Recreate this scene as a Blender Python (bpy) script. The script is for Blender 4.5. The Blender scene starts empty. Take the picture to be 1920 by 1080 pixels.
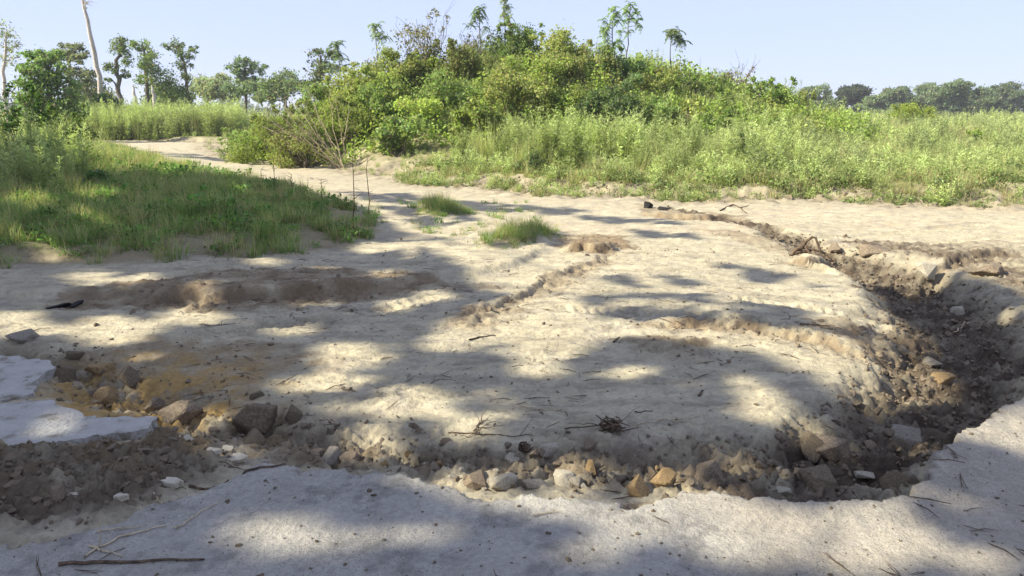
import bpy, math, random
import numpy as np
from mathutils import Vector

random.seed(7)
R = np.random.default_rng(11)

# ------------------------------------------------------------------ camera, sky, sun, exposure
SC = bpy.context.scene
COL = SC.collection
FPX = 1423.0                      # focal length in pixels of the 1920 px wide photograph
CAMZ = 1.55
PITCH = math.atan((540 - 215) / FPX)

cam_d = bpy.data.cameras.new('camera')
cam_d.sensor_width = 36.0
cam_d.lens = 36.0 * FPX / 1920.0
cam_d.clip_start = 0.05
cam_d.clip_end = 6000.0
cam = bpy.data.objects.new('camera', cam_d)
COL.objects.link(cam)
cam.location = (0, 0, CAMZ)
cam.rotation_euler = (math.pi / 2 - PITCH, 0, 0)
SC.camera = cam

SUN_EL = math.radians(38)
SUN_H = np.array([-0.96, -0.28]); SUN_H /= np.linalg.norm(SUN_H)
SUN_V = np.array([SUN_H[0] * math.cos(SUN_EL), SUN_H[1] * math.cos(SUN_EL), math.sin(SUN_EL)])

world = bpy.data.worlds.new('World')
SC.world = world
world.use_nodes = True
wn = world.node_tree
wn.nodes.clear()
sky = wn.nodes.new('ShaderNodeTexSky')
sky.sky_type = 'NISHITA'
sky.sun_disc = False
sky.sun_elevation = SUN_EL
sky.sun_rotation = math.atan2(SUN_H[0], SUN_H[1])
sky.altitude = 0
sky.air_density = 1.0
sky.dust_density = 0.4
sky.ozone_density = 3.0
bg = wn.nodes.new('ShaderNodeBackground')
bg.inputs['Strength'].default_value = 0.084
wo = wn.nodes.new('ShaderNodeOutputWorld')
hz = wn.nodes.new('ShaderNodeMix'); hz.data_type = 'RGBA'      # the air is milky: an even pale blue over the whole dome
hz.inputs[0].default_value = 0.88
hz.inputs[7].default_value = (2.42, 2.74, 4.0, 1)
wn.links.new(sky.outputs[0], hz.inputs[6])
wn.links.new(hz.outputs[2], bg.inputs[0])
wn.links.new(bg.outputs[0], wo.inputs[0])

sun_d = bpy.data.lights.new('sun', 'SUN')
sun_d.energy = 3.8
sun_d.angle = math.radians(0.55)
sun_d.color = (1.0, 0.935, 0.76)
sun = bpy.data.objects.new('sun', sun_d)
COL.objects.link(sun)
sun.rotation_euler = Vector(SUN_V).to_track_quat('Z', 'Y').to_euler()

SC.view_settings.view_transform = 'Standard'
SC.view_settings.look = 'None'
SC.view_settings.gamma = 1.0
SC.view_settings.exposure = 1.68
SC.cycles.max_bounces = 6
SC.cycles.diffuse_bounces = 3
SC.cycles.glossy_bounces = 1
SC.cycles.transmission_bounces = 4
SC.cycles.volume_bounces = 0
SC.cycles.use_denoising = True

# ------------------------------------------------------------------ pixels to places
cp, sp = math.cos(PITCH), math.sin(PITCH)

def ray(px, py):
    a, b = px - 960.0, py - 540.0
    return np.array([a, FPX * cp - b * sp, -FPX * sp - b * cp])

def G(px, py, z=0.0):
    d = ray(px, py)
    t = (z - CAMZ) / d[2]
    return np.array([d[0] * t, d[1] * t])

def GP(pts, z=0.0):
    return np.array([G(p[0], p[1], z) for p in pts])

def AT(px, py, D):
    d = ray(px, py)
    t = D / d[1]
    return np.array([d[0] * t, D, CAMZ + d[2] * t])

def PXW(w, D):
    return w / FPX * D

# ------------------------------------------------------------------ noise
def _hash(ix, iy, seed):
    h = (ix.astype(np.int64) * 374761393 + iy.astype(np.int64) * 668265263 + seed * 974711) & 0xffffffff
    h = ((h ^ (h >> 13)) * 1274126177) & 0xffffffff
    h = (h ^ (h >> 16)) & 0xffffffff
    return h / 4294967295.0

def pn(x, y, seed=0):
    xi = np.floor(x); yi = np.floor(y)
    fx = x - xi; fy = y - yi
    u = fx * fx * fx * (fx * (fx * 6 - 15) + 10); v = fy * fy * fy * (fy * (fy * 6 - 15) + 10)
    def g(ix, iy, dx, dy):
        a = _hash(ix, iy, seed) * 2 * math.pi
        return np.cos(a) * dx + np.sin(a) * dy
    n00 = g(xi, yi, fx, fy); n10 = g(xi + 1, yi, fx - 1, fy)
    n01 = g(xi, yi + 1, fx, fy - 1); n11 = g(xi + 1, yi + 1, fx - 1, fy - 1)
    return ((n00 * (1 - u) + n10 * u) * (1 - v) + (n01 * (1 - u) + n11 * u) * v) * 1.5

def fbm(x, y, seed=0, o=4, gain=0.5):
    s = np.zeros_like(x); a = 1.0; f = 1.0
    for i in range(o):
        s += a * pn(x * f + 17.3 * i, y * f - 9.1 * i, seed + i); a *= gain; f *= 2.03
    return s

def lumps(x, y, seed=0):
    """rounded broken lumps: 1 on a lump's top, 0 in the joints"""
    xi = np.floor(x); yi = np.floor(y); b1 = np.full(x.shape, 9.0); b2 = np.full(x.shape, 9.0)
    for dx in (-1, 0, 1):
        for dy in (-1, 0, 1):
            cx = xi + dx; cy = yi + dy
            d = np.hypot(cx + _hash(cx, cy, seed) - x, cy + _hash(cx, cy, seed + 7) - y) * (.75 + .5 * _hash(cx, cy, seed + 13))
            m = d < b1
            b2 = np.where(m, b1, np.minimum(b2, d)); b1 = np.where(m, d, b1)
    return np.clip((b2 - b1) * 1.6, 0, 1) ** .6

def sst(e0, e1, x):
    t = np.clip((x - e0) / (e1 - e0), 0, 1)
    return t * t * (3 - 2 * t)

def sdf(x, y, poly):
    """signed distance to a closed polygon, negative inside"""
    poly = np.asarray(poly); n = len(poly)
    d2 = np.full(x.shape, 1e18); inside = np.zeros(x.shape, bool)
    for i in range(n):
        a = poly[i]; b = poly[(i + 1) % n]
        ex, ey = b - a
        wx = x - a[0]; wy = y - a[1]
        t = np.clip((wx * ex + wy * ey) / max(ex * ex + ey * ey, 1e-12), 0, 1)
        d2 = np.minimum(d2, (wx - ex * t) ** 2 + (wy - ey * t) ** 2)
        c = (a[1] > y) != (b[1] > y)
        if abs(ey) > 1e-12:
            inside ^= c & (x < (y - a[1]) / ey * ex + a[0])
    d = np.sqrt(d2)
    return np.where(inside, -d, d)

def pline(x, y, pts):
    """distance to an open polyline, arc length there and side (+1 = left of travel)"""
    pts = np.asarray(pts); d2 = np.full(x.shape, 1e18)
    s = np.zeros_like(x); side = np.ones_like(x); acc = 0.0; endd = np.zeros_like(x)
    for i in range(len(pts) - 1):
        a = pts[i]; b = pts[i + 1]; ex, ey = b - a; L2 = ex * ex + ey * ey
        wx = x - a[0]; wy = y - a[1]
        t = np.clip((wx * ex + wy * ey) / L2, 0, 1)
        dd = (wx - ex * t) ** 2 + (wy - ey * t) ** 2
        m = dd < d2
        d2 = np.where(m, dd, d2); s = np.where(m, acc + t * math.sqrt(L2), s)
        side = np.where(m, np.sign(ex * wy - ey * wx), side)
        acc += math.sqrt(L2)
    return np.sqrt(d2), s, side, acc

# ------------------------------------------------------------------ outlines of the ground, traced as places
PAVE = np.vstack([GP([(-420, 1085), (-150, 1040), (0, 1012), (100, 1000), (230, 965), (330, 925), (420, 897), (462, 876), (485, 858), (560, 870),
                      (660, 880), (760, 888), (830, 908), (900, 926), (1000, 926), (1080, 932), (1180, 936), (1240, 926),
                      (1290, 914), (1360, 926), (1480, 940), (1600, 943), (1690, 936), (1750, 885), (1775, 835), (1830, 792),
                      (1868, 772), (1920, 748), (2050, 700), (2400, 660)], 0.05), [[9.0, -4.0], [-9.0, -4.0], [-4.5, 1.5]]])
VERGE = np.vstack([GP([(-700, 540), (-200, 535), (0, 522), (150, 508), (330, 502), (520, 492), (640, 474), (700, 446), (700, 412), (600, 372),
                       (450, 338), (340, 312), (262, 290), (228, 276)]), [[-30.0, 41.0], [-90.0, 41.0], [-90.0, 8.0]]])
TERR = np.vstack([GP([(-700, 585), (0, 565), (90, 566), (200, 556), (360, 566), (560, 562), (700, 550), (780, 536), (900, 527), (980, 508),
                      (1040, 470), (1000, 430), (880, 400), (740, 375)]), [[-16.0, 36.0], [-60.0, 30.0], [-60.0, 6.0]]])
FIELD = np.vstack([GP([(405, 268), (410, 280), (440, 298), (530, 302), (620, 312), (720, 326), (830, 345), (960, 356), (1100, 366), (1250, 373),
                       (1500, 376), (1920, 381), (2600, 384)]), [[400.0, 20.0], [900.0, 1400.0], [-900.0, 1400.0], [-300.0, 60.0], [-22.0, 47.0]]])
TUFT = GP([(890, 462), (930, 448), (1000, 432), (1045, 428), (1035, 455), (990, 470), (930, 478), (905, 474)])
TUFT2 = GP([(770, 398), (800, 385), (880, 402), (890, 412), (800, 412)])
RUBBLE = GP([(-300, 830), (0, 838), (200, 835), (300, 815), (400, 830), (455, 862), (450, 885), (330, 925), (230, 962), (100, 1000), (-300, 1060)])
DITCH = GP([(1250, 405), (1400, 440), (1490, 475), (1600, 512), (1700, 545), (1780, 600), (1800, 660), (1795, 730), (1740, 800), (1660, 860), (1560, 890)], -0.15)
DITCH_W = [0.15, 0.2, 0.3, 0.42, 0.58, 0.72, 0.72, 0.64, 0.52, 0.46, 0.38]
TRENCH = GP([(-200, 690), (60, 690), (150, 712), (250, 748), (340, 790), (440, 815), (560, 835), (680, 862), (800, 885), (950, 893), (1100, 895), (1240, 892),
             (1400, 890), (1560, 890)], -0.08)
SCARPS = [  # line (left to right), height, how far the raised ground behind it reaches
    ([(190, 556), (280, 566), (400, 568), (560, 560), (700, 548), (775, 536)], 0.055, 0.9),
    ([(1150, 652), (1250, 658), (1345, 648)], 0.03, 0.35),
    ([(1190, 606), (1330, 612), (1480, 632), (1560, 655), (1690, 690)], 0.05, 0.5),
    ([(820, 622), (880, 598), (1000, 549), (1060, 510), (1130, 488), (1185, 470)], 0.038, 1.0),
    ([(1040, 472), (1110, 478), (1180, 473)], 0.09, 0.8),
    ([(1195, 396), (1290, 410), (1400, 408)], 0.06, 0.8),
    ([(1470, 482), (1510, 492), (1560, 482)], 0.07, 0.6),
    ([(700, 562), (800, 548), (900, 545), (990, 548)], 0.025, 0.5),
    ([(860, 618), (920, 600), (960, 590)], 0.03, 0.4),
    ([(1590, 515), (1650, 520), (1720, 512), (1800, 490), (1920, 470)], 0.08, 0.6),
]
TRACKS = [  # tyre treads
    ([(1020, 578), (1150, 590), (1300, 602), (1420, 618), (1560, 650)], 0.12),
    ([(1330, 560), (1480, 575), (1640, 600)], 0.11),
    ([(1480, 450), (1680, 436), (1880, 416)], 0.14),
    ([(1500, 470), (1720, 456), (1930, 440)], 0.14),
    ([(700, 512), (780, 506), (870, 500)], 0.13),
    ([(300, 640), (480, 615), (660, 590), (760, 575), (860, 560)], 0.11),
]
SOILS = [  # bared brown soil: outline, strength
    ([(60, 578), (130, 556), (250, 545), (380, 532), (500, 520), (620, 517), (760, 524), (860, 543), (770, 552), (700, 560), (560, 576), (400, 580), (250, 578)], 1.0),
    ([(1520, 602), (1640, 612), (1720, 640), (1740, 680), (1640, 668), (1560, 640)], 1.0),
    ([(825, 612), (880, 585), (960, 570), (990, 560), (940, 598), (860, 618)], .7),
    ([(1160, 636), (1250, 633), (1345, 640), (1330, 653), (1180, 652)], .9),
    ([(1040, 440), (1130, 438), (1185, 455), (1180, 476), (1100, 482), (1045, 470)], 1.2),
    ([(120, 652), (300, 640), (470, 640), (570, 655), (590, 690), (450, 722), (330, 745), (220, 690)], .75),
    ([(1190, 384), (1280, 396), (1400, 402), (1390, 416), (1260, 412), (1200, 398)], .8),
    ([(1300, 430), (1400, 440), (1490, 462), (1480, 475), (1380, 455)], .7),
    ([(1180, 600), (1330, 606), (1480, 622), (1470, 634), (1330, 618), (1200, 610)], .8),
    ([(1000, 552), (1060, 515), (1130, 490), (1150, 498), (1080, 530), (1030, 556)], .5),
    ([(400, 790), (520, 800), (640, 840), (700, 870), (560, 862), (450, 840)], 1.0),
    ([(660, 850), (900, 860), (1300, 862), (1420, 840), (1500, 830), (1560, 860), (1500, 900), (1200, 905), (900, 900), (720, 880)], .55)]
MOUND_C = (1.2, 30.0)

SCARPS = [(GP(a), b, c) for a, b, c in SCARPS]; TRACKS = [(GP(a), b) for a, b in TRACKS]; SOILS = [(GP(a), b) for a, b in SOILS]

def mound_h(x, y):
    dx = x - MOUND_C[0]
    ax = np.where(dx < 0, dx / 8.4, dx / 9.5)
    ay = (y - MOUND_C[1]) / 5.2
    return 2.95 * np.exp(-(np.abs(ax) ** 2.6)) * np.exp(-(np.abs(ay) ** 2.4))

def terrain(x, y, detail=True):
    x = np.asarray(x, float); y = np.asarray(y, float)
    m = {}
    wx = x + 0.10 * fbm(x * 2.1, y * 2.1, 3, 3); wy = y + 0.10 * fbm(x * 2.1, y * 2.1, 9, 3)
    jx = x + 0.04 * fbm(x * 5, y * 5, 21, 5, 0.68); jy = y + 0.04 * fbm(x * 5, y * 5, 25, 5, 0.68)
    z = 0.05 * fbm(x * 0.35, y * 0.35, 40, 2)
    z = z * sst(1.0, 8.0, y)
    # old pavement sheet in front of the camera
    dpav = sdf(jx, jy, PAVE)
    pav = sst(0.012, -0.012, dpav)
    # trench along its broken edge and the ditch on the right
    dt, s, _, L = pline(wx, wy, TRENCH)
    wt = 0.22 + 0.08 * pn(s * 2.0, s * 0 + 1.5, 5)
    trench = np.exp(-(dt / wt) ** 2)
    tdep = 0.04 + 0.06 * sst(-.6, -1.3, x) + 0.05 * sst(.9, 1.6, x)
    z -= tdep * trench
    dd, s, side, L = pline(wx, wy, DITCH)
    seg = np.concatenate([[0], np.cumsum(np.linalg.norm(np.diff(DITCH, axis=0), axis=1))])
    wd = np.interp(s, seg, DITCH_W); dep = np.interp(s, seg, [0.02, 0.05, 0.11, 0.16, 0.20, 0.22, 0.22, 0.20, 0.17, 0.14, 0.11])
    wd = wd * np.where(side > 0, 1.0 + .55 * sst(.6, 2.2, s) * sst(7.2, 4.6, s), 1.0)
    q = dd / wd
    bot = 1 - sst(0.35, 1.05, q + 0.12 * fbm(x * 3, y * 3, 55, 3))
    z -= dep * bot
    rb = (side > 0) * sst(0.8, 1.4, q) * np.exp(-np.maximum(dd - wd, 0) / 1.6) * sst(0, 2.0, s) * (y < 9.5)
    z += 0.0 * rb
    ditch = bot
    # verge, terrace, far field
    dv = sdf(wx, wy, VERGE); dte = sdf(wx, wy, TERR); df = sdf(x + 0.5 * fbm(x * .5, y * .5, 13, 3), y + 0.45 * fbm(x * .55, y * .55, 14, 4, .6), FIELD)
    z += 0.06 * sst(0.06, -0.10, dte) + 0.13 * sst(0.05, -0.9, dv)
    fld = sst(0.0, -0.9, df)
    z += 0.24 * fld + 0.25 * sst(-2, -25, df)
    z += mound_h(x, y) * sst(0, -2, df)
    dtu = np.minimum(sdf(wx, wy, TUFT), sdf(wx, wy, TUFT2))
    z += 0.06 * sst(0.05, -0.25, dtu)
    # small scarps left by running water
    steep = np.zeros_like(z)
    for ln, h, dec in SCARPS:
        lo_, hi_ = ln.min(0) - 2.2, ln.max(0) + 2.2
        w_ = np.nonzero((x > lo_[0]) & (x < hi_[0]) & (y > lo_[1]) & (y < hi_[1]))[0]
        if not len(w_): continue
        d, s, side, L = pline((wx + .8 * (jx - x))[w_], (wy + .8 * (jy - y))[w_], ln)
        ends = sst(0, 0.25 * L, s) * sst(L, 0.75 * L, s)
        up = np.where(side > 0, np.exp(-d / dec) * sst(-0.01, 0.035, d), 0)
        z[w_] += h * ends * up * sst(2.2, 1.2, d)
        lo = np.where(side < 0, np.exp(-(d / 0.18) ** 2), np.exp(-(d / 0.05) ** 2))
        z[w_] -= 0.25 * h * ends * np.where(side < 0, np.exp(-(d / 0.18) ** 2), 0)
        steep[w_] = np.maximum(steep[w_], ends * lo * min(1, h / 0.045))
    soil = np.zeros_like(z)
    near = (y > 2) & (y < 16) & (np.abs(x) < 12)
    if near.any():
        qx = wx + .10 * fbm(x * 7, y * 7, 131, 3, .6); qy = wy + .10 * fbm(x * 7, y * 7, 135, 3, .6)
        for p, _w in SOILS:
            lo_, hi_ = p.min(0) - .4, p.max(0) + .4
            w_ = np.nonzero((x > lo_[0]) & (x < hi_[0]) & (y > lo_[1]) & (y < hi_[1]))[0]
            if len(w_): soil[w_] = np.maximum(soil[w_], sst(.07, -.07, sdf(qx[w_], qy[w_], p)) * _w)
    for ln, w in TRACKS:
        lo_, hi_ = ln.min(0) - .4, ln.max(0) + .4
        w_ = np.nonzero((x > lo_[0]) & (x < hi_[0]) & (y > lo_[1]) & (y < hi_[1]))[0]
        if not len(w_): continue
        d, s, side, L = pline(x[w_], y[w_], ln)
        band = sst(w, w * 0.75, d) * sst(0, 0.3, s) * sst(L, L - 0.3, s)
        cr = np.sin(2 * math.pi * (s / 0.095 + np.where(side > 0, 0.5, 0) + 2.5 * d * 1.0 / w * 0.3))
        z[w_] += band * (-0.016 + 0.014 * np.clip(cr * 1.6, -1, 1) * sst(0.01, 0.03, d)) + 0.012 * np.exp(-((d - w * 1.15) / 0.035) ** 2) * sst(0, 0.3, s) * sst(L, L - 0.3, s)
    rub = sst(0.06, -0.12, sdf(wx, wy, RUBBLE))
    z += 0.05 * rub
    rough = np.clip(trench * 1.3 + ditch * 1.2 + rub * 1.2, 0, 1.3)
    orange = np.exp(-((x - G(250, 730)[0]) / 0.75) ** 2 - ((y - G(250, 730)[1]) / 0.7) ** 2)
    edge = np.exp(-(df / 0.8) ** 2)
    if detail:
        far = sst(30, 8, y)
        n1 = fbm(x * 1.1, y * 2.6, 60, 3); n2 = fbm(x * 5, y * 7, 64, 4, 0.55); n3 = fbm(x * 22, y * 22, 70, 3, 0.6)
        ridge = 1 - np.abs(fbm(x * 9, y * 9, 80, 3, 0.55)) * 1.6
        z += (0.018 * n1 + 0.008 * n2 + 0.0048 * n3) * far * (1 - 0.65 * pav)
        ridge2 = 1 - np.abs(fbm(x * 24, y * 24, 84, 2, 0.6)) * 1.7
        rgh = np.clip(rough + .9 * rb + .5 * steep, 0, 1.25) * (1 - pav)
        z += rgh * (0.026 * n2 + 0.022 * (ridge - .6) + 0.013 * (ridge2 - .6) + 0.006 * n3) * far
        k = np.nonzero((rgh + 1.2 * soil > .08) & (y < 14))[0]
        if len(k):
            xk = x[k] + .05 * fbm(x[k] * 6, y[k] * 6, 97, 2); yk = y[k] + .05 * fbm(x[k] * 6, y[k] * 6, 98, 2)
            lm = .55 * lumps(xk * 6.5, yk * 6.5, 501) + .30 * lumps(xk * 14, yk * 14, 511) + .15 * lumps(xk * 30, yk * 30, 521)
            z[k] += np.clip(rgh[k] + .35 * soil[k], 0, 1.2) * (lm - .45) * .075 * (1 - .5 * rub[k])
        cr_ = sst(.12, .55, fbm(x * .9, y * 2.0, 141, 4, .6)) * (1 - pav) * (y < 13) * (y > 1.8)
        k = np.nonzero(cr_ > .04)[0]
        if len(k):
            xk = x[k] + .04 * fbm(x[k] * 9, y[k] * 9, 143, 2); yk = y[k] + .04 * fbm(x[k] * 9, y[k] * 9, 144, 2)
            z[k] += cr_[k] * ((lumps(xk * 17, yk * 21, 531) - .5) * .014 + (lumps(xk * 7, yk * 10, 541) - .5) * .012)
        rill = 1 - np.abs(pn(x * 1.3 + .5 * n1, y * 4.2 + .8 * n1, 151)) * 5
        z -= .010 * np.clip(rill, 0, 1) * far * (1 - pav) * (y < 13)
        n4 = fbm(x * 3.2, y * 13, 93, 3, .6)
        z += .006 * n4 * sst(-.2, .5, n1) * far * (1 - pav)
        z += edge * (0.06 * fbm(x * 3.0, y * 3.0, 91, 4, .6)) * (y > 9)
        z += 0.03 * fbm(x * 2, y * 2, 33, 3) * sst(0.1, -0.4, dv)
    zp = 0.035 + 0.02 * pn(x * 0.8, y * 0.8, 77) + (0.0035 * fbm(x * 14, y * 14, 88, 3, .6) if detail else 0)
    zp = zp + 0.03 * sst(-0.25, 0.0, dpav) * sst(G(1250, 930)[0], G(1400, 930)[0], x)
    z = z * (1 - pav) + zp * pav
    m.update(soil=soil, pav=pav, trench=trench, ditch=ditch, dv=dv, dte=dte, df=df, dtu=dtu, steep=steep, rub=rub, orange=orange, edge=edge, rough=rough, dpav=dpav, rb=rb)
    return z, m

def H(x, y):
    z, _ = terrain(np.atleast_1d(float(x)), np.atleast_1d(float(y)))
    return float(z[0])

# ------------------------------------------------------------------ materials
def nt(name):
    m = bpy.data.materials.new(name); m.use_nodes = True
    t = m.node_tree; t.nodes.clear()
    return m, t, t.nodes, t.links

def N(t, kind, **kw):
    n = t.nodes.new(kind)
    for k, v in kw.items(): setattr(n, k, v)
    return n

def ground_material():
    m, t, n, l = nt('sandy_ground')
    at = N(t, 'ShaderNodeAttribute', attribute_name='Col')
    ar = N(t, 'ShaderNodeAttribute', attribute_name='Mask')
    tc = N(t, 'ShaderNodeTexCoord')
    n1 = N(t, 'ShaderNodeTexNoise'); n1.inputs['Scale'].default_value = 42; n1.inputs['Detail'].default_value = 6; n1.inputs['Roughness'].default_value = .68
    n2 = N(t, 'ShaderNodeTexNoise'); n2.inputs['Scale'].default_value = 5; n2.inputs['Detail'].default_value = 7
    n3 = N(t, 'ShaderNodeTexNoise'); n3.inputs['Scale'].default_value = 170; n3.inputs['Detail'].default_value = 3
    for k in (n1, n2, n3): l.new(tc.outputs['Object'], k.inputs['Vector'])
    mp1 = N(t, 'ShaderNodeMapRange'); l.new(n1.outputs[0], mp1.inputs[0])
    mp1.inputs[1].default_value = .3; mp1.inputs[2].default_value = .7; mp1.inputs[3].default_value = .80; mp1.inputs[4].default_value = 1.14
    mp2 = N(t, 'ShaderNodeMapRange'); l.new(n2.outputs[0], mp2.inputs[0])
    mp2.inputs[1].default_value = .3; mp2.inputs[2].default_value = .7; mp2.inputs[3].default_value = .86; mp2.inputs[4].default_value = 1.12
    mu = N(t, 'ShaderNodeMath', operation='MULTIPLY'); l.new(mp1.outputs[0], mu.inputs[0]); l.new(mp2.outputs[0], mu.inputs[1])
    vm = N(t, 'ShaderNodeVectorMath', operation='SCALE'); l.new(at.outputs['Color'], vm.inputs[0]); l.new(mu.outputs[0], vm.inputs['Scale'])
    # dark grit lying on the old pavement
    rp = N(t, 'ShaderNodeMapRange'); l.new(n3.outputs[0], rp.inputs[0])
    rp.inputs[1].default_value = .57; rp.inputs[2].default_value = .68; rp.inputs[3].default_value = 0; rp.inputs[4].default_value = .8
    sep = N(t, 'ShaderNodeSeparateColor'); l.new(ar.outputs['Color'], sep.inputs[0])
    mg = N(t, 'ShaderNodeMath', operation='MULTIPLY'); l.new(rp.outputs[0], mg.inputs[0]); l.new(sep.outputs[0], mg.inputs[1])
    mx = N(t, 'ShaderNodeMix', data_type='RGBA'); l.new(mg.outputs[0], mx.inputs[0]); l.new(vm.outputs[0], mx.inputs[6]); mx.inputs[7].default_value = (.075, .07, .062, 1)
    b = N(t, 'ShaderNodeBsdfPrincipled'); b.inputs['Roughness'].default_value = .92; b.inputs['Specular IOR Level'].default_value = .15
    l.new(mx.outputs[2], b.inputs['Base Color'])
    bp = N(t, 'ShaderNodeBump'); bp.inputs['Distance'].default_value = .02; bp.inputs['Strength'].default_value = .8
    l.new(n1.outputs[0], bp.inputs['Height'])
    bp2 = N(t, 'ShaderNodeBump'); bp2.inputs['Distance'].default_value = .005; bp2.inputs['Strength'].default_value = .5
    l.new(n3.outputs[0], bp2.inputs['Height']); l.new(bp.outputs[0], bp2.inputs['Normal']); l.new(bp2.outputs[0], b.inputs['Normal'])
    o = N(t, 'ShaderNodeOutputMaterial'); l.new(b.outputs[0], o.inputs[0])
    return m

def rock_material(name, c0, c1, scale=14, rough=.9, bump=.6, dirt=(.12, .09, .06)):
    m, t, n, l = nt(name)
    tc = N(t, 'ShaderNodeTexCoord'); oi = N(t, 'ShaderNodeObjectInfo')
    ad = N(t, 'ShaderNodeVectorMath', operation='ADD'); l.new(tc.outputs['Object'], ad.inputs[0]); l.new(oi.outputs['Random'], ad.inputs[1])
    n1 = N(t, 'ShaderNodeTexNoise'); n1.inputs['Scale'].default_value = scale; n1.inputs['Detail'].default_value = 7; n1.inputs['Roughness'].default_value = .65
    n2 = N(t, 'ShaderNodeTexNoise'); n2.inputs['Scale'].default_value = scale * 6; n2.inputs['Detail'].default_value = 4
    l.new(ad.outputs[0], n1.inputs['Vector']); l.new(ad.outputs[0], n2.inputs['Vector'])
    cr = N(t, 'ShaderNodeValToRGB'); l.new(n1.outputs[0], cr.inputs[0])
    cr.color_ramp.elements[0].position = .33; cr.color_ramp.elements[0].color = (*dirt, 1)
    cr.color_ramp.elements[1].position = .68; cr.color_ramp.elements[1].color = (*c1, 1)
    e = cr.color_ramp.elements.new(.45); e.color = (*c0, 1)
    b = N(t, 'ShaderNodeBsdfPrincipled'); b.inputs['Roughness'].default_value = rough; b.inputs['Specular IOR Level'].default_value = .2
    l.new(cr.outputs[0], b.inputs['Base Color'])
    bp = N(t, 'ShaderNodeBump'); bp.inputs['Distance'].default_value = .02; bp.inputs['Strength'].default_value = bump
    mxh = N(t, 'ShaderNodeMath', operation='ADD'); l.new(n1.outputs[0], mxh.inputs[0]); l.new(n2.outputs[0], mxh.inputs[1])
    l.new(mxh.outputs[0], bp.inputs['Height']); l.new(bp.outputs[0], b.inputs['Normal'])
    o = N(t, 'ShaderNodeOutputMaterial'); l.new(b.outputs[0], o.inputs[0])
    return m

def leaf_material(name, trans=.48, rnd=.3):
    """foliage: colour from the leaf itself, tinted a little per plant"""
    m, t, n, l = nt(name)
    at = N(t, 'ShaderNodeAttribute', attribute_name='Col'); oi = N(t, 'ShaderNodeObjectInfo')
    mr = N(t, 'ShaderNodeMapRange'); l.new(oi.outputs['Random'], mr.inputs[0]); mr.inputs[3].default_value = 1.3 * (1 - rnd); mr.inputs[4].default_value = 1.3 * (1 + rnd)
    sc = N(t, 'ShaderNodeVectorMath', operation='SCALE'); l.new(at.outputs['Color'], sc.inputs[0]); l.new(mr.outputs[0], sc.inputs['Scale'])
    b = N(t, 'ShaderNodeBsdfPrincipled'); b.inputs['Roughness'].default_value = .55; b.inputs['Specular IOR Level'].default_value = .25
    l.new(sc.outputs[0], b.inputs['Base Color'])
    tr = N(t, 'ShaderNodeBsdfTranslucent')
    ty = N(t, 'ShaderNodeVectorMath', operation='MULTIPLY'); l.new(sc.outputs[0], ty.inputs[0]); ty.inputs[1].default_value = (1.32, 1.38, .85)
    l.new(ty.outputs[0], tr.inputs[0])
    mx = N(t, 'ShaderNodeMixShader'); mx.inputs[0].default_value = trans
    l.new(b.outputs[0], mx.inputs[1]); l.new(tr.outputs[0], mx.inputs[2])
    o = N(t, 'ShaderNodeOutputMaterial'); l.new(mx.outputs[0], o.inputs[0])
    return m

def bark_material(name, c0, c1, sc=18):
    m, t, n, l = nt(name)
    tc = N(t, 'ShaderNodeTexCoord'); mp = N(t, 'ShaderNodeMapping'); mp.inputs['Scale'].default_value = (1, 1, .25); l.new(tc.outputs['Object'], mp.inputs[0])
    n1 = N(t, 'ShaderNodeTexNoise'); n1.inputs['Scale'].default_value = sc; n1.inputs['Detail'].default_value = 6; l.new(mp.outputs[0], n1.inputs['Vector'])
    cr = N(t, 'ShaderNodeValToRGB'); l.new(n1.outputs[0], cr.inputs[0])
    cr.color_ramp.elements[0].position = .35; cr.color_ramp.elements[0].color = (*c0, 1); cr.color_ramp.elements[1].position = .65; cr.color_ramp.elements[1].color = (*c1, 1)
    b = N(t, 'ShaderNodeBsdfPrincipled'); b.inputs['Roughness'].default_value = .9; b.inputs['Specular IOR Level'].default_value = .15
    l.new(cr.outputs[0], b.inputs['Base Color'])
    bp = N(t, 'ShaderNodeBump'); bp.inputs['Distance'].default_value = .02; l.new(n1.outputs[0], bp.inputs['Height']); l.new(bp.outputs[0], b.inputs['Normal'])
    o = N(t, 'ShaderNodeOutputMaterial'); l.new(b.outputs[0], o.inputs[0])
    return m

M_GROUND = ground_material()
M_LEAF = leaf_material('leaf')
M_GRASS = leaf_material('grass_blade', .40, .28)
M_BARK = bark_material('bark', (.06, .048, .036), (.17, .145, .115))
M_PALE = bark_material('bleached_wood', (.30, .26, .22), (.55, .50, .44))
M_TWIG = bark_material('dry_twig', (.055, .038, .026), (.15, .105, .07), 40)
M_STRAW = bark_material('dry_straw', (.34, .27, .17), (.52, .43, .29), 30)
M_CREAM = rock_material('cream_limestone', (.36, .32, .24), (.50, .45, .355), 11, dirt=(.2, .155, .10))
M_ORANGE = rock_material('ochre_stone', (.25, .165, .075), (.36, .26, .135), 9, dirt=(.15, .11, .07))
M_BROWN = rock_material('brown_clay_stone', (.13, .10, .066), (.24, .19, .125), 10, dirt=(.10, .078, .052))
M_GREY = rock_material('grey_stone', (.22, .19, .15), (.35, .315, .26), 12, dirt=(.14, .115, .085))
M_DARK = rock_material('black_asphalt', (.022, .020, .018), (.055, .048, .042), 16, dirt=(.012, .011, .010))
M_CLOD = rock_material('soil_clod', (.17, .13, .09), (.31, .25, .175), 12)
M_SLAB = rock_material('weathered_pavement', (.345, .33, .295), (.40, .385, .35), 8, bump=.9, dirt=(.17, .145, .105))

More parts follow.
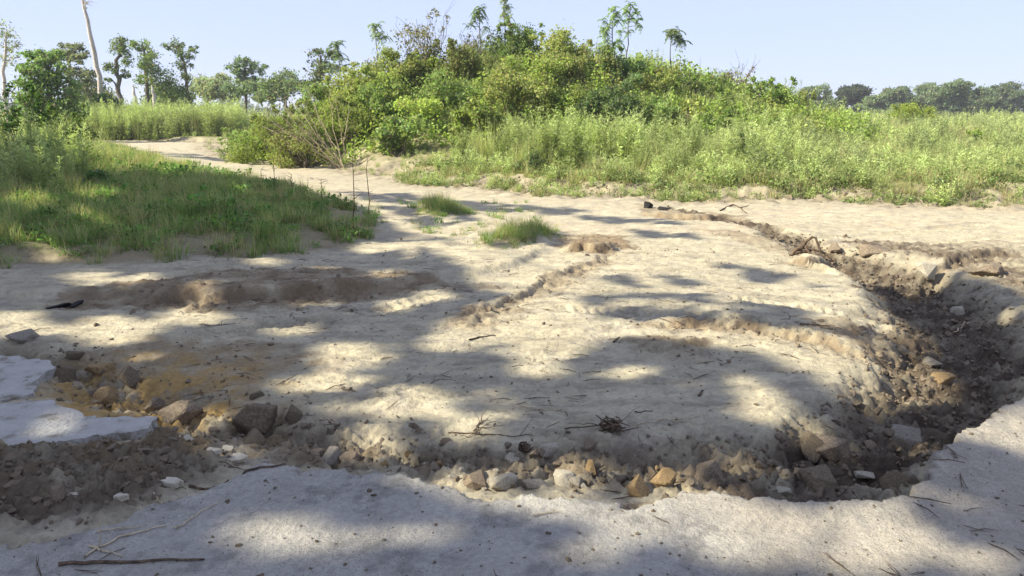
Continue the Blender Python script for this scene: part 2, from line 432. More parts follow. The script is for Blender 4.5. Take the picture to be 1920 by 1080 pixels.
# ------------------------------------------------------------------ mesh helpers
def mesh_from(name, v, f, smooth=False):
    """v (n,3), f (m,k) all of one size k"""
    me = bpy.data.meshes.new(name)
    v = np.ascontiguousarray(v, np.float32); f = np.ascontiguousarray(f, np.int32); k = f.shape[1]
    me.vertices.add(len(v)); me.vertices.foreach_set('co', v.ravel())
    me.loops.add(f.size); me.loops.foreach_set('vertex_index', f.ravel())
    me.polygons.add(len(f)); me.polygons.foreach_set('loop_start', np.arange(0, f.size, k, dtype=np.int32))
    me.update(calc_edges=True)
    if smooth: me.polygons.foreach_set('use_smooth', np.ones(len(f), bool))
    me.validate()
    return me

def set_col(me, name, c):
    a = me.color_attributes.new(name, 'FLOAT_COLOR', 'POINT')
    c = np.asarray(c, np.float32)
    if c.shape[1] == 3: c = np.hstack([c, np.ones((len(c), 1), np.float32)])
    a.data.foreach_set('color', np.ascontiguousarray(c).ravel())

def link(name, me, mat=None, parent=None):
    o = bpy.data.objects.new(name, me)
    COL.objects.link(o)
    if mat is not None and me is not None:
        me.materials.clear(); me.materials.append(mat)
    if parent is not None: o.parent = parent
    return o

def tag(o, label, cat, group=None, kind=None):
    if label: o['label'] = label
    if cat: o['category'] = cat
    if group: o['group'] = group
    if kind: o['kind'] = kind
    return o

def root(name, loc, label, cat, group=None):
    o = bpy.data.objects.new(name, None); COL.objects.link(o); o.location = loc
    o.empty_display_size = .2
    return tag(o, label, cat, group)

class Tubes:
    def __init__(s): s.v = []; s.f = []; s.n = 0
    def add(s, pts, rad, k=6):
        pts = np.asarray(pts, float); rad = np.broadcast_to(np.asarray(rad, float), (len(pts),))
        tan = np.gradient(pts, axis=0); tan /= np.maximum(np.linalg.norm(tan, axis=1, keepdims=True), 1e-9)
        ref = np.array([0.31, 0.17, 0.93]) if abs(tan[0] @ np.array([0.31, .17, .93])) < .9 else np.array([1., 0, 0])
        a = np.cross(tan, ref); a /= np.maximum(np.linalg.norm(a, axis=1, keepdims=True), 1e-9); b = np.cross(tan, a)
        th = np.arange(k) / k * 2 * math.pi
        ring = pts[:, None] + rad[:, None, None] * (np.cos(th)[None, :, None] * a[:, None] + np.sin(th)[None, :, None] * b[:, None])
        s.v.append(ring.reshape(-1, 3)); n = len(pts)
        i = np.arange(n - 1)[:, None] * k; j = np.arange(k)[None]; j2 = (j + 1) % k
        s.f.append((np.stack([i + j, i + j2, i + k + j2, i + k + j], -1).reshape(-1, 4)) + s.n); s.n += n * k
    def mesh(s, name): return mesh_from(name, np.vstack(s.v), np.vstack(s.f), True)

def unit(v): return v / np.maximum(np.linalg.norm(v, axis=-1, keepdims=True), 1e-9)

def leaf_arrays(P, size, up=.5, aspect=.55, droop=None, rng=R):
    """rhombic leaves, folded a little along nothing: 4 verts each"""
    n = len(P)
    d = unit(rng.normal(size=(n, 3)) + (0 if droop is None else np.asarray(droop)))
    nn = unit(rng.normal(size=(n, 3)) + np.array([0, 0, up * 2]))
    s = unit(np.cross(d, nn)); sz = np.broadcast_to(size, (n,))[:, None] * rng.uniform(.65, 1.35, (n, 1))
    lift = unit(np.cross(s, d)) * sz * .12
    v = np.stack([P - d * sz * .5, P + s * sz * .5 * aspect + lift, P + d * sz * .5, P - s * sz * .5 * aspect + lift], 1)
    return v.reshape(-1, 3)

def leaf_mesh(name, v, col, rng=R, jit=.22):
    n = len(v) // 4
    f = np.arange(n * 4).reshape(n, 4)
    me = mesh_from(name, v, f)
    set_col(me, 'Col', np.repeat(col, 4, axis=0))
    return me

def leaf_cols(n, base, jit=.22, brown=0.0, rng=R, bcol=(.17, .135, .07)):
    base = np.asarray(base, float)
    c = base[None] * (1 + rng.normal(0, jit, (n, 1))) * (1 + rng.normal(0, jit * .4, (n, 3)))
    if brown > 0:
        k = rng.random(n) < brown
        c[k] = np.asarray(bcol)[None] * (1 + rng.normal(0, .3, (k.sum(), 1)))
    return np.clip(c, .008, .7)

# ------------------------------------------------------------------ the ground, one sheet to the horizon
def build_ground():
    ys = [-2.2]
    while ys[-1] < 1500:
        y = ys[-1]
        if y < 1.6: d = 0.10
        elif y < 6: d = 0.0112
        elif y < 18: d = 0.0112 + (y - 6) * 0.0037
        elif y < 70: d = 0.054 + (y - 18) * .014
        else: d = y * .045
        ys.append(y + d)
    ys = np.array(ys)
    core = np.arange(-.70, .7001, .0023)
    outl = -np.geomspace(.71, 3.2, 42)[::-1]
    us = np.concatenate([outl, core, -outl[::-1]])
    U, Y = np.meshgrid(us, ys)
    X = U * (Y + 2.6); 
    x = X.ravel(); y = Y.ravel()
    z, m = terrain(x, y)
    nr, nc = U.shape
    idx = np.arange(nr * nc).reshape(nr, nc)
    f = np.stack([idx[:-1, :-1], idx[:-1, 1:], idx[1:, 1:], idx[1:, :-1]], -1).reshape(-1, 4)
    me = mesh_from('ground', np.stack([x, y, z], 1), f, True)
    # what the ground is made of, place by place
    n1 = fbm(x * .6, y * .9, 101, 4); n2 = fbm(x * 4, y * 4, 105, 4, .6); n3 = fbm(x * 14, y * 14, 108, 3, .6)
    c = np.tile(np.array([.385, .34, .238]), (len(x), 1))
    def mix(col, w):
        nonlocal c
        w = np.clip(w, 0, 1)[:, None]; c = c * (1 - w) + np.asarray(col)[None] * w
    mix((.39, .32, .22), sst(8, 11, y) * sst(-.2, .6, n1) * .8)                # reddish clay in the far road
    mix((.32, .29, .235), sst(.1, .7, n2 + .5 * n1) * .5)
    nst = fbm(x * 1.6, y * 6.5, 121, 5, .62)
    mix((.22, .19, .135), sst(.15, .75, nst) * .5 * (1 - m['pav']) * sst(12, 8, y))
    mix((.425, .38, .27), sst(.1, .8, -nst) * .6)
    mix((.20, .15, .095), np.clip(m['steep'], 0, 1) * (.72 + .4 * n2))
    mix((.185, .135, .082), m['soil'] * (.85 + .5 * n2) * .85)
    mix((.19, .155, .115), sst(.25, .8, n3 + .6 * n2) * .35 * (1 - m['pav']))
    mix((.165, .13, .088), m['trench'] * (.75 + .5 * n2))
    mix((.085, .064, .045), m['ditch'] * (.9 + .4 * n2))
    mix((.11, .084, .06), m['rb'] * (.95 + .8 * n2))
    mix((.12, .095, .066), m['rub'] * (.95 + .4 * n2))
    mix((.33, .22, .085), m['orange'] * (.75 + 1.1 * n2 + .5 * n3) * (1 - m['pav']))
    mix((.335, .315, .275), m['pav'] * .95)
    mix((.20, .19, .17), m['pav'] * sst(.15, .9, n2 + .7 * n3) * .7)
    mix((.34, .30, .235), m['pav'] * sst(G(1200, 1000)[0], G(1500, 1000)[0], x + .4 * n1) * .7)
    mix((.20, .165, .11), m['edge'] * sst(9, 11, y) * (.8 + .5 * n2))
    mix((.20, .185, .09), sst(-.2, -1.4, m['df']) * .9)
    mix((.25, .205, .125), sst(.12, -.15, m['dv'] + .12 * n2) * .85)
    mix((.17, .16, .075), sst(-.2, -.9, m['dv'] + .2 * n2) * .8)
    mix((.22, .19, .11), sst(.05, -.1, m['dtu']) * .8)
    set_col(me, 'Col', np.clip(c, .02, .8))
    set_col(me, 'Mask', np.stack([m['pav'] * np.clip(.75 + .9 * n1 + .5 * n2, 0, 1), m['trench'], m['ditch']], 1))
    o = link('ground', me, M_GROUND)
    o['kind'] = 'structure'
    return o

build_ground()

# ------------------------------------------------------------------ scattering: one countless mass per object
def proto_collection(name, meshes, mat):
    c = bpy.data.collections.new(name)
    for i, me in enumerate(meshes):
        me.materials.clear(); me.materials.append(mat)
        c.objects.link(bpy.data.objects.new('%s_piece_%02d' % (name, i), me))
    return c

def scatter(name, P, rot, scl, idx, coll, label, cat):
    me = bpy.data.meshes.new(name)
    n = len(P)
    me.vertices.add(n); me.vertices.foreach_set('co', np.ascontiguousarray(P, np.float32).ravel())
    a = me.attributes.new('rot', 'FLOAT_VECTOR', 'POINT'); a.data.foreach_set('vector', np.ascontiguousarray(rot, np.float32).ravel())
    a = me.attributes.new('scl', 'FLOAT_VECTOR', 'POINT'); a.data.foreach_set('vector', np.ascontiguousarray(scl, np.float32).ravel())
    a = me.attributes.new('idx', 'INT', 'POINT'); a.data.foreach_set('value', np.ascontiguousarray(idx, np.int32))
    o = link(name, me)
    tag(o, label, cat, kind='stuff')
    g = bpy.data.node_groups.new(name + '_scatter', 'GeometryNodeTree')
    g.interface.new_socket('Geometry', in_out='INPUT', socket_type='NodeSocketGeometry')
    g.interface.new_socket('Geometry', in_out='OUTPUT', socket_type='NodeSocketGeometry')
    gi = g.nodes.new('NodeGroupInput'); go = g.nodes.new('NodeGroupOutput')
    ci = g.nodes.new('GeometryNodeCollectionInfo'); ci.inputs[0].default_value = coll
    ci.inputs['Separate Children'].default_value = True; ci.inputs['Reset Children'].default_value = True
    ip = g.nodes.new('GeometryNodeInstanceOnPoints'); ip.inputs['Pick Instance'].default_value = True
    def attr(nm, ty):
        k = g.nodes.new('GeometryNodeInputNamedAttribute'); k.data_type = ty; k.inputs[0].default_value = nm; return k.outputs[0]
    er = g.nodes.new('FunctionNodeEulerToRotation')
    g.links.new(attr('rot', 'FLOAT_VECTOR'), er.inputs[0])
    g.links.new(gi.outputs[0], ip.inputs['Points']); g.links.new(ci.outputs[0], ip.inputs['Instance'])
    g.links.new(attr('idx', 'INT'), ip.inputs['Instance Index'])
    g.links.new(er.outputs[0], ip.inputs['Rotation']); g.links.new(attr('scl', 'FLOAT_VECTOR'), ip.inputs['Scale'])
    g.links.new(ip.outputs[0], go.inputs[0])
    md = o.modifiers.new('scatter', 'NODES'); md.node_group = g
    return o

def blades(n, h, spread, lean, w, base, tip, jit=.2, dry=0.0, seed=0, seg=3):
    """a clump of grass blades, root at the origin"""
    r = np.random.default_rng(seed); V = []; F = []; C = []; k = 0
    for i in range(n):
        a = r.uniform(0, 2 * math.pi); q = spread * math.sqrt(r.random()); b = np.array([math.cos(a) * q, math.sin(a) * q, -.02])
        hh = h * r.uniform(.5, 1.1); az = a + r.normal(0, .9); ln = abs(r.normal(0, lean)) * hh; ww = w * r.uniform(.7, 1.3)
        s = np.array([-math.sin(az), math.cos(az), 0]); s = s * math.cos(.6) + np.array([math.cos(az), math.sin(az), 0]) * math.sin(.6) * r.choice([-1, 1])
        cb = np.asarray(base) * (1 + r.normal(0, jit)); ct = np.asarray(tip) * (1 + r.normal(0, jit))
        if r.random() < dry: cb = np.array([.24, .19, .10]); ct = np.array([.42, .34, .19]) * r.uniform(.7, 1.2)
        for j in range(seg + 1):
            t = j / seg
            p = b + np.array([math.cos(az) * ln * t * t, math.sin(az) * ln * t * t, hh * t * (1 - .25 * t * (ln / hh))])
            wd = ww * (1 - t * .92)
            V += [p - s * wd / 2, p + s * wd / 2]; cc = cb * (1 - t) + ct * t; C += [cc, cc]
            if j < seg: F.append([k, k + 1, k + 3, k + 2])
            k += 2
    me = mesh_from('grass_clump', np.array(V), np.array(F)); set_col(me, 'Col', np.clip(np.array(C), .01, .7)); return me

def stalks(n, h, spread, leaf, nl, col, top, seed=0, fine=False, width=.2):
    """upright weeds: stems thick with narrow leaves"""
    r = np.random.default_rng(seed); V = []; C = []
    for i in range(n):
        a = r.uniform(0, 2 * math.pi); q = spread * math.sqrt(r.random()); b = np.array([math.cos(a) * q, math.sin(a) * q, -.03])
        hh = h * r.uniform(.6, 1.08); lean = np.array([r.normal(0, .12), r.normal(0, .12), 1.0])
        cj = 1 + r.normal(0, .18)
        tt = r.random(nl) ** .8
        P = b[None] + lean[None] * (tt * hh)[:, None]
        L = leaf * (1.15 - .65 * tt) * r.uniform(.7, 1.3, nl)
        az = r.uniform(0, 2 * math.pi, nl); el = r.normal(.55, .3, nl)
        d = np.stack([np.cos(az) * np.cos(el), np.sin(az) * np.cos(el), np.sin(el)], 1)
        s = unit(np.cross(d, r.normal(size=(nl, 3))))
        w = (L * width)[:, None]
        V.append(np.stack([P, P + d * L[:, None] * .5 + s * w, P + d * L[:, None], P + d * L[:, None] * .5 - s * w], 1).reshape(-1, 3))
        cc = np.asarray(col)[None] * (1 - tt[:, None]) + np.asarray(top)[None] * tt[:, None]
        C.append(np.repeat(cc * cj * (1 + r.normal(0, .15, (nl, 1))), 4, 0))
        sw = .006; sd = np.array([1., .3, 0])
        t2 = b + lean * hh
        V.append(np.array([b - sd * sw, b + sd * sw, t2 + sd * sw * .3, t2 - sd * sw * .3])); C.append(np.tile(np.array([.13, .14, .05]), (4, 1)))
    V = np.vstack(V); C = np.vstack(C)
    me = mesh_from('weed_stalks', V, np.arange(len(V)).reshape(-1, 4)); set_col(me, 'Col', np.clip(C, .01, .7)); return me

def lowweed(n, rad, h, leaf, col, seed):
    r = np.random.default_rng(seed)
    P = np.stack([r.normal(0, rad * .5, n), r.normal(0, rad * .5, n), r.uniform(.02, 1, n) ** .8 * h], 1)
    v = leaf_arrays(P, leaf, .5, .6, rng=r)
    return leaf_mesh('low_weed', v, leaf_cols(n, col, .25, .04, rng=r))

def sample_poly(poly, dens, rng, lim=None):
    p = np.asarray(poly); lo = p.min(0); hi = p.max(0)
    if lim is not None:
        lo = np.maximum(lo, lim[0]); hi = np.minimum(hi, lim[1])
    n = int(np.prod(hi - lo) * dens)
    q = rng.uniform(lo, hi, (n, 2))
    return q

def in_view(q, pad=.12):
    return (np.abs(q[:, 0]) < (.70 + pad) * q[:, 1] + 1.5)

def spread_stuff(name, q, coll, nproto, smin, smax, label, cat, rng, tilt=.12, sz=None, sink=.02, flat=1.0):
    z, _ = terrain(q[:, 0], q[:, 1])
    P = np.stack([q[:, 0], q[:, 1], z - sink], 1); n = len(P)
    rot = np.stack([rng.normal(0, tilt, n), rng.normal(0, tilt, n), rng.uniform(0, 2 * math.pi, n)], 1)
    s = rng.uniform(smin, smax, n) if sz is None else sz * rng.uniform(smin, smax, n)
    scl = np.stack([s, s, s * flat * rng.uniform(.8, 1.2, n)], 1)
    return scatter(name, P, rot, scl, rng.integers(0, nproto, n), coll, label, cat)

# short grass on the left verge and the little islands in the road
def grass_verge():
    r = np.random.default_rng(31)
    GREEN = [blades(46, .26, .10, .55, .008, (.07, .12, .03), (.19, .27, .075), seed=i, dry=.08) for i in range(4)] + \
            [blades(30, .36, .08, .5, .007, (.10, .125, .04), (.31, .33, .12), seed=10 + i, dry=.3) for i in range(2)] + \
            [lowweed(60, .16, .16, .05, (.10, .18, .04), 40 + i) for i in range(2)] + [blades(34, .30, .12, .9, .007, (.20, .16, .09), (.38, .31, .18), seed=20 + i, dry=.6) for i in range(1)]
    c = proto_collection('verge_grass', GREEN, M_GRASS)
    q = sample_poly(VERGE, 62, r, (np.array([-16, 5.5]), np.array([2, 16])))
    q2 = sample_poly(VERGE, 16, r, (np.array([-34, 16]), np.array([-2, 42])))
    q = np.vstack([q, q2]); q = q[in_view(q)]
    z, m = terrain(q[:, 0], q[:, 1], False)
    nn = fbm(q[:, 0] * 1.3, q[:, 1] * 1.3, 201, 3)
    keep = (m['dv'] < .03) & (r.random(len(q)) < np.clip(.28 + sst(.0, -1.0, m['dv']) * .75 + nn * 1.4, .06, 1)) 
    q = q[keep]; sc = .58 + .34 * sst(0, -1.8, m['dv'][keep]) + .42 * nn[keep]
    spread_stuff('verge_grass', q, c, len(GREEN), .8, 1.25, 'short mixed grass and clover on the raised verge left of the sand road', 'grass', r, sz=sc * np.where(q[:, 1] > 16, 1.35, 1))
    # stragglers on the sand past the end of the verge
    q = sample_poly(GP([(660, 400), (770, 382), (900, 404), (1010, 428), (900, 452), (780, 432), (690, 446)]), 26, r)
    q = q[fbm(q[:, 0] * 1.6, q[:, 1] * 1.2, 207, 3) > .05]
    z, m = terrain(q[:, 0], q[:, 1], False); q = q[m['dv'] > -.1]
    spread_stuff('straggling_grass', q, c, len(GREEN), .22, .62, 'thin straggling grass on the sand past the end of the verge', 'grass', r)
    # islands
    for poly, nm, lab in ((TUFT, 'grass_island', 'small dark green grass island beside the eroded hole in the road'),
                          (TUFT2, 'grass_island', 'thin low grass patch on the sand at the end of the verge')):
        q = sample_poly(poly, 130, r)
        z, m = terrain(q[:, 0], q[:, 1], False)
        k = (m['dtu'] < .05) & (fbm(q[:, 0] * 3, q[:, 1] * 3, 211, 3) > -.25 - .5 * sst(0, -.3, m['dtu']))
        q = q[k]
        spread_stuff(nm, q, c, 6, .7, 1.15, lab, 'grass', r, sz=.42 + .42 * sst(.0, -.3, m['dtu'][k]))

grass_verge()

def field_weeds():
    r = np.random.default_rng(41)
    YG = (.14, .18, .06); YT = (.29, .345, .135)
    TALL = [stalks(9, 1.45, .24, .17, 70, (.12, .155, .04), YT, seed=50 + i, width=.085) for i in range(3)] + \
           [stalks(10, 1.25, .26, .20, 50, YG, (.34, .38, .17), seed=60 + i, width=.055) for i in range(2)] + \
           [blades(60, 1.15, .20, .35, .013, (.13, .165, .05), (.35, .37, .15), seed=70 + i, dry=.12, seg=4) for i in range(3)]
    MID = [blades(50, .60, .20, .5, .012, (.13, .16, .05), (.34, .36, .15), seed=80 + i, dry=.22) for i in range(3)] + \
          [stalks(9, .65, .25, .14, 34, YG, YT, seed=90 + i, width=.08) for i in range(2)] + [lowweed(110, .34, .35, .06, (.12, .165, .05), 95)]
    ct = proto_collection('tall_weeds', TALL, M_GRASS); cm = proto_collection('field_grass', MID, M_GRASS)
    # tall stand in front of the mound, thinning to the right
    q = sample_poly(FIELD, 10, r, (np.array([-3.5, 13.5]), np.array([17, 21.5])))
    z, m = terrain(q[:, 0], q[:, 1], False)
    px = 960 + q[:, 0] / q[:, 1] * FPX
    nn = fbm(q[:, 0] * .7, q[:, 1] * .7, 221, 3)
    dens = sst(820, 960, px) * sst(1560, 1400, px) * sst(-1.3, -2.8, m['df'] + .6 * nn)
    k = (r.random(len(q)) < dens * .85)
    hs = (.48 + .42 * sst(-.6, -2.4, m['df'])) * (.78 + .27 * np.exp(-((px - 1080) / 170) ** 2)) + .34 * nn
    spread_stuff('tall_weeds', q[k], ct, len(TALL), .82, 1.12, 'tall yellow-green weeds standing in front of the overgrown mound', 'weeds', r, .07, sz=hs[k])
    # lower rough grass over the whole field
    q = sample_poly(FIELD, 11, r, (np.array([-9, 12]), np.array([22, 27])))
    q2 = sample_poly(FIELD, 2.2, r, (np.array([-40, 27]), np.array([46, 62])))
    q3 = sample_poly(FIELD, .16, r, (np.array([-120, 62]), np.array([150, 185])))
    q = np.vstack([q, q2, q3]); q = q[in_view(q)]
    z, m = terrain(q[:, 0], q[:, 1], False)
    nn = fbm(q[:, 0] * .6, q[:, 1] * .6, 231, 3)
    k = r.random(len(q)) < np.clip(sst(.1, -1.6, m['df'] + .7 * nn) * .95 + .62, 0, 1) * (m['df'] < .25)
    q = q[k]
    sc = (.24 + .60 * sst(-.6, -3.8, m['df'][k])) * np.where(q[:, 1] > 62, 2.4, np.where(q[:, 1] > 27, 1.45, 1.0)) * (1 + .35 * nn[k])
    spread_stuff('field_grass', q, cm, len(MID), .8, 1.2, 'rough knee-high grass and weeds covering the sunny field', 'grass', r, .1, sz=sc)
    # dry and dull patches in the sunny field
    DRY = [blades(46, .75, .22, .5, .011, (.20, .17, .09), (.40, .34, .20), seed=280 + i, dry=.5) for i in range(2)] + \
          [stalks(8, .9, .26, .12, 46, (.09, .12, .05), (.17, .20, .09), seed=290 + i, width=.11) for i in range(2)]
    cd = proto_collection('field_patches', DRY, M_GRASS)
    q = sample_poly(FIELD, 3.2, r, (np.array([0, 15.5]), np.array([30, 44]))); q = q[in_view(q)]
    z, m = terrain(q[:, 0], q[:, 1], False)
    nn = fbm(q[:, 0] * .45, q[:, 1] * .28, 251, 3); px = 960 + q[:, 0] / q[:, 1] * FPX
    k = (m['df'] < -1.0) & (nn > .12) & (px > 1080) & (mound_h(q[:, 0], q[:, 1]) < .4)
    spread_stuff('field_patches', q[k], cd, 4, .7, 1.15, 'dull and straw-coloured patches of weeds in the sunny field', 'weeds', r, .1, sz=(.75 + .5 * nn[k]) * np.where(q[k][:, 1] > 27, 1.2, 1))
    # low growth over the crumbling edge of the field
    EDGE = [blades(40, .26, .13, .7, .009, (.12, .14, .05), (.33, .34, .15), seed=180 + i, dry=.35) for i in range(3)] + \
           [lowweed(70, .2, .16, .05, (.13, .17, .055), 190 + i) for i in range(2)] + [stalks(6, .42, .16, .10, 26, YG, YT, seed=195, width=.10)]
    ce = proto_collection('edge_weeds', EDGE, M_GRASS)
    q = sample_poly(FIELD, 26, r, (np.array([-9, 12.5]), np.array([16, 20])))
    q = np.vstack([q, np.stack([r.uniform(-9, 16, 2500), r.uniform(12.5, 20, 2500)], 1)]); q = q[in_view(q)]
    z, m = terrain(q[:, 0], q[:, 1], False)
    nn = fbm(q[:, 0] * 1.1, q[:, 1] * 1.6, 241, 3)
    k = (m['df'] < .35) & (m['df'] > -2.6) & (r.random(len(q)) < np.clip(.50 + sst(.3, -1.0, m['df']) * .6 + nn * .9, 0, 1))
    spread_stuff('edge_weeds', q[k], ce, len(EDGE), .7, 1.25, 'low weeds and dry grass straggling over the raised dirt edge of the field', 'weeds', r, .12, sz=.62 + .5 * sst(.3, -1.2, m['df'][k]) + .3 * nn[k])
    # bright reeds behind the bend of the road on the left
    q = np.stack([r.uniform(-33, -9, 2600), r.uniform(47, 58, 2600)], 1)
    px = 960 + q[:, 0] / q[:, 1] * FPX
    q = q[(px > 120) & (px < 470)]
    spread_stuff('reed_bank', q, ct, len(TALL), 1.05, 1.5, 'bank of bright green tall grass behind the bend of the road', 'tall grass', r, .08)
    # weeds along the left edge
    q = np.stack([r.uniform(-18, -8, 900), r.uniform(13, 24, 900)], 1)
    px = 960 + q[:, 0] / q[:, 1] * FPX
    k = r.random(len(q)) < sst(210, 60, px)
    spread_stuff('left_weeds', q[k], ct, len(TALL), .6, 1.0, 'waist-high leafy weeds at the left edge of the verge', 'weeds', r, .1)

field_weeds()

# ------------------------------------------------------------------ trees and shrubs
def blob_points(blobs, dens, rng, shell=.55, depth=1.0):
    """points through lumpy crowns; blobs = (cx, cy, cz, rx, rz)"""
    out = []
    for cx, cy, cz, rx, rz in blobs:
        nc = max(3, int(9 * (rx * rz) ** .5 / .6))
        d = unit(rng.normal(size=(nc, 3))); q = rng.uniform(shell, 1, (nc, 1)) ** .6
        cc = np.array([cx, cy, cz]) + d * q * np.array([rx, rx * depth, rz]) * .82
        n = int(1.5 * dens * rx * rz / nc) + 2
        for k in range(nc):
            rr = rng.uniform(.22, .42) * min(rx, rz)
            out.append(cc[k] + rng.normal(0, 1, (n, 3)) * rr * np.array([1, 1, .72]))
    return np.vstack(out)

def wob(a, b, n, amp, rng):
    t = np.linspace(0, 1, n)[:, None]
    p = np.asarray(a)[None] * (1 - t) + np.asarray(b)[None] * t
    j = rng.normal(0, amp, (n, 3)); j[0] = 0; j[-1] = 0
    return p + j

def make_tree(name, label, cat, D, trunk, blobs, leaf=.2, dens=700, col=(.07, .11, .035), brown=.03, jit=.25, bark=None, group=None,
              seed=0, limbs=True, up=.5, aspect=.55, depth=1.0, twigs=0, droop=None, crown_name='crown'):
    """trunk = [(px, py, width px), ...] from the foot up; blobs = [(px, py, rx px, ry px), ...] all at distance D"""
    r = np.random.default_rng(seed + 1000)
    base = AT(trunk[0][0], trunk[0][1], D); base[2] = H(base[0], D)
    o = root(name, base, label, cat, group)
    P = [np.zeros(3)] + [AT(p[0], p[1], D) - base for p in trunk[1:]]
    W = [max(PXW(p[2], D) / 2, .012) for p in trunk]
    P = np.array(P)
    yj = r.normal(0, .25, len(P)); yj[0] = 0; P[:, 1] += yj * (PXW(20, D) / 1.0) * .3
    T = Tubes()
    L = np.concatenate([[0], np.cumsum(np.linalg.norm(np.diff(P, axis=0), axis=1))]); ts = np.linspace(0, L[-1], 14)
    PP = np.stack([np.interp(ts, L, P[:, i]) for i in range(3)], 1); WW = np.interp(ts, L, W)
    PP[1:-1] += r.normal(0, WW[1:-1, None] * .35, (12, 3))
    PP[0, 2] -= .15
    T.add(PP, WW, 8)
    B = []
    for bx, by, rx, ry in blobs:
        c = AT(bx, by, D) - base; c[1] += r.normal(0, PXW(rx, D) * .5)
        B.append((*c, PXW(rx, D) * 1.35, PXW(ry, D) * 1.35))
        if limbs:
            i = int(np.argmin(np.linalg.norm(PP - (c - np.array([0, 0, PXW(ry, D)])), axis=1)))
            rad = max(WW[i] * .55, .012)
            T.add(wob(PP[i], c, 6, rad * .9, r), np.linspace(rad, rad * .3, 6), 5)
            for k in range(4 + twigs):
                d = unit(r.normal(size=3)) * np.array([PXW(rx, D), PXW(rx, D), PXW(ry, D)]) * r.uniform(.6, 1.05)
                T.add(wob(c * .8 + PP[i] * .2, c + d, 5, rad * .6, r), np.linspace(rad * .35, .008, 5), 4)
    link('trunk', T.mesh('trunk'), bark or M_BARK, o)
    if dens > 0 and B:
        Pt = blob_points(B, dens, r, depth=depth)
        v = leaf_arrays(Pt, leaf, up, aspect, droop, r)
        link(crown_name, leaf_mesh('crown', v, leaf_cols(len(Pt), col, jit, brown, r)), M_LEAF, o)
    return o

def make_shrub(name, label, px, py, wpx, D, col, leaf=.085, dens=950, brown=.05, group=None, seed=0, low=None, aspect=.6, spiky=0, bare=0, hmin=.5):
    """leafy shrub whose top shows at (px, py), wpx wide, rooted on the ground at distance D"""
    r = np.random.default_rng(seed + 500)
    top = AT(px, py, D); base = np.array([top[0], D, H(top[0], D)])
    h = max(top[2] - base[2], hmin); w = PXW(wpx, D) / 2
    o = root(name, base, label, 'shrub', group)
    T = Tubes(); B = []
    n = max(5, int(5 + w * h * 1.6))
    for i in range(n):
        a = r.uniform(0, 2 * math.pi); q = math.sqrt(r.random()) * .75
        hz = h * (r.uniform(.28, .80) if i else .80) * (1 - .35 * q * q)
        rr = r.uniform(.28, .42) * min(w, h * .8)
        c = np.array([math.cos(a) * q * w, math.sin(a) * q * w * .8, hz])
        B.append((*c, rr * 1.15, rr))
        T.add(wob((0, 0, -.1), c, 6, .05, r), np.linspace(.028, .008, 6), 5)
    for i in range(spiky):                                    # shoots that break the outline
        a = r.uniform(0, 2 * math.pi); q = math.sqrt(r.random()) * .8
        c = np.array([math.cos(a) * q * w, math.sin(a) * q * w * .8, h * r.uniform(.85, 1.12)])
        T.add(wob((0, 0, -.1), c, 7, .05, r), np.linspace(.014, .004, 7), 4)
        B.append((c[0], c[1], c[2] - .12, .12, .22))
    for i in range(bare):
        a = r.uniform(0, 2 * math.pi); q = math.sqrt(r.random())
        c = np.array([math.cos(a) * q * w, -abs(math.sin(a)) * q * w * .8, h * r.uniform(.7, 1.15)])
        p = wob((0, 0, -.1), c, 9, .06, r); T.add(p, np.linspace(.016, .005, 9), 4)
        for k in range(4):
            s = p[r.integers(4, 9)]; T.add(wob(s, s + r.normal(0, .22, 3) + np.array([0, 0, .12]), 4, .03, r), np.linspace(.006, .003, 4), 4)
    link('stems', T.mesh('stems'), M_BARK, o)
    P = blob_points(B, dens * 3.2, r, depth=1.0)
    P = P[P[:, 2] > .02]
    link('foliage', leaf_mesh('foliage', leaf_arrays(P, leaf, .35, aspect, None, r), leaf_cols(len(P), col, .17, brown, r)), M_LEAF, o)
    return o

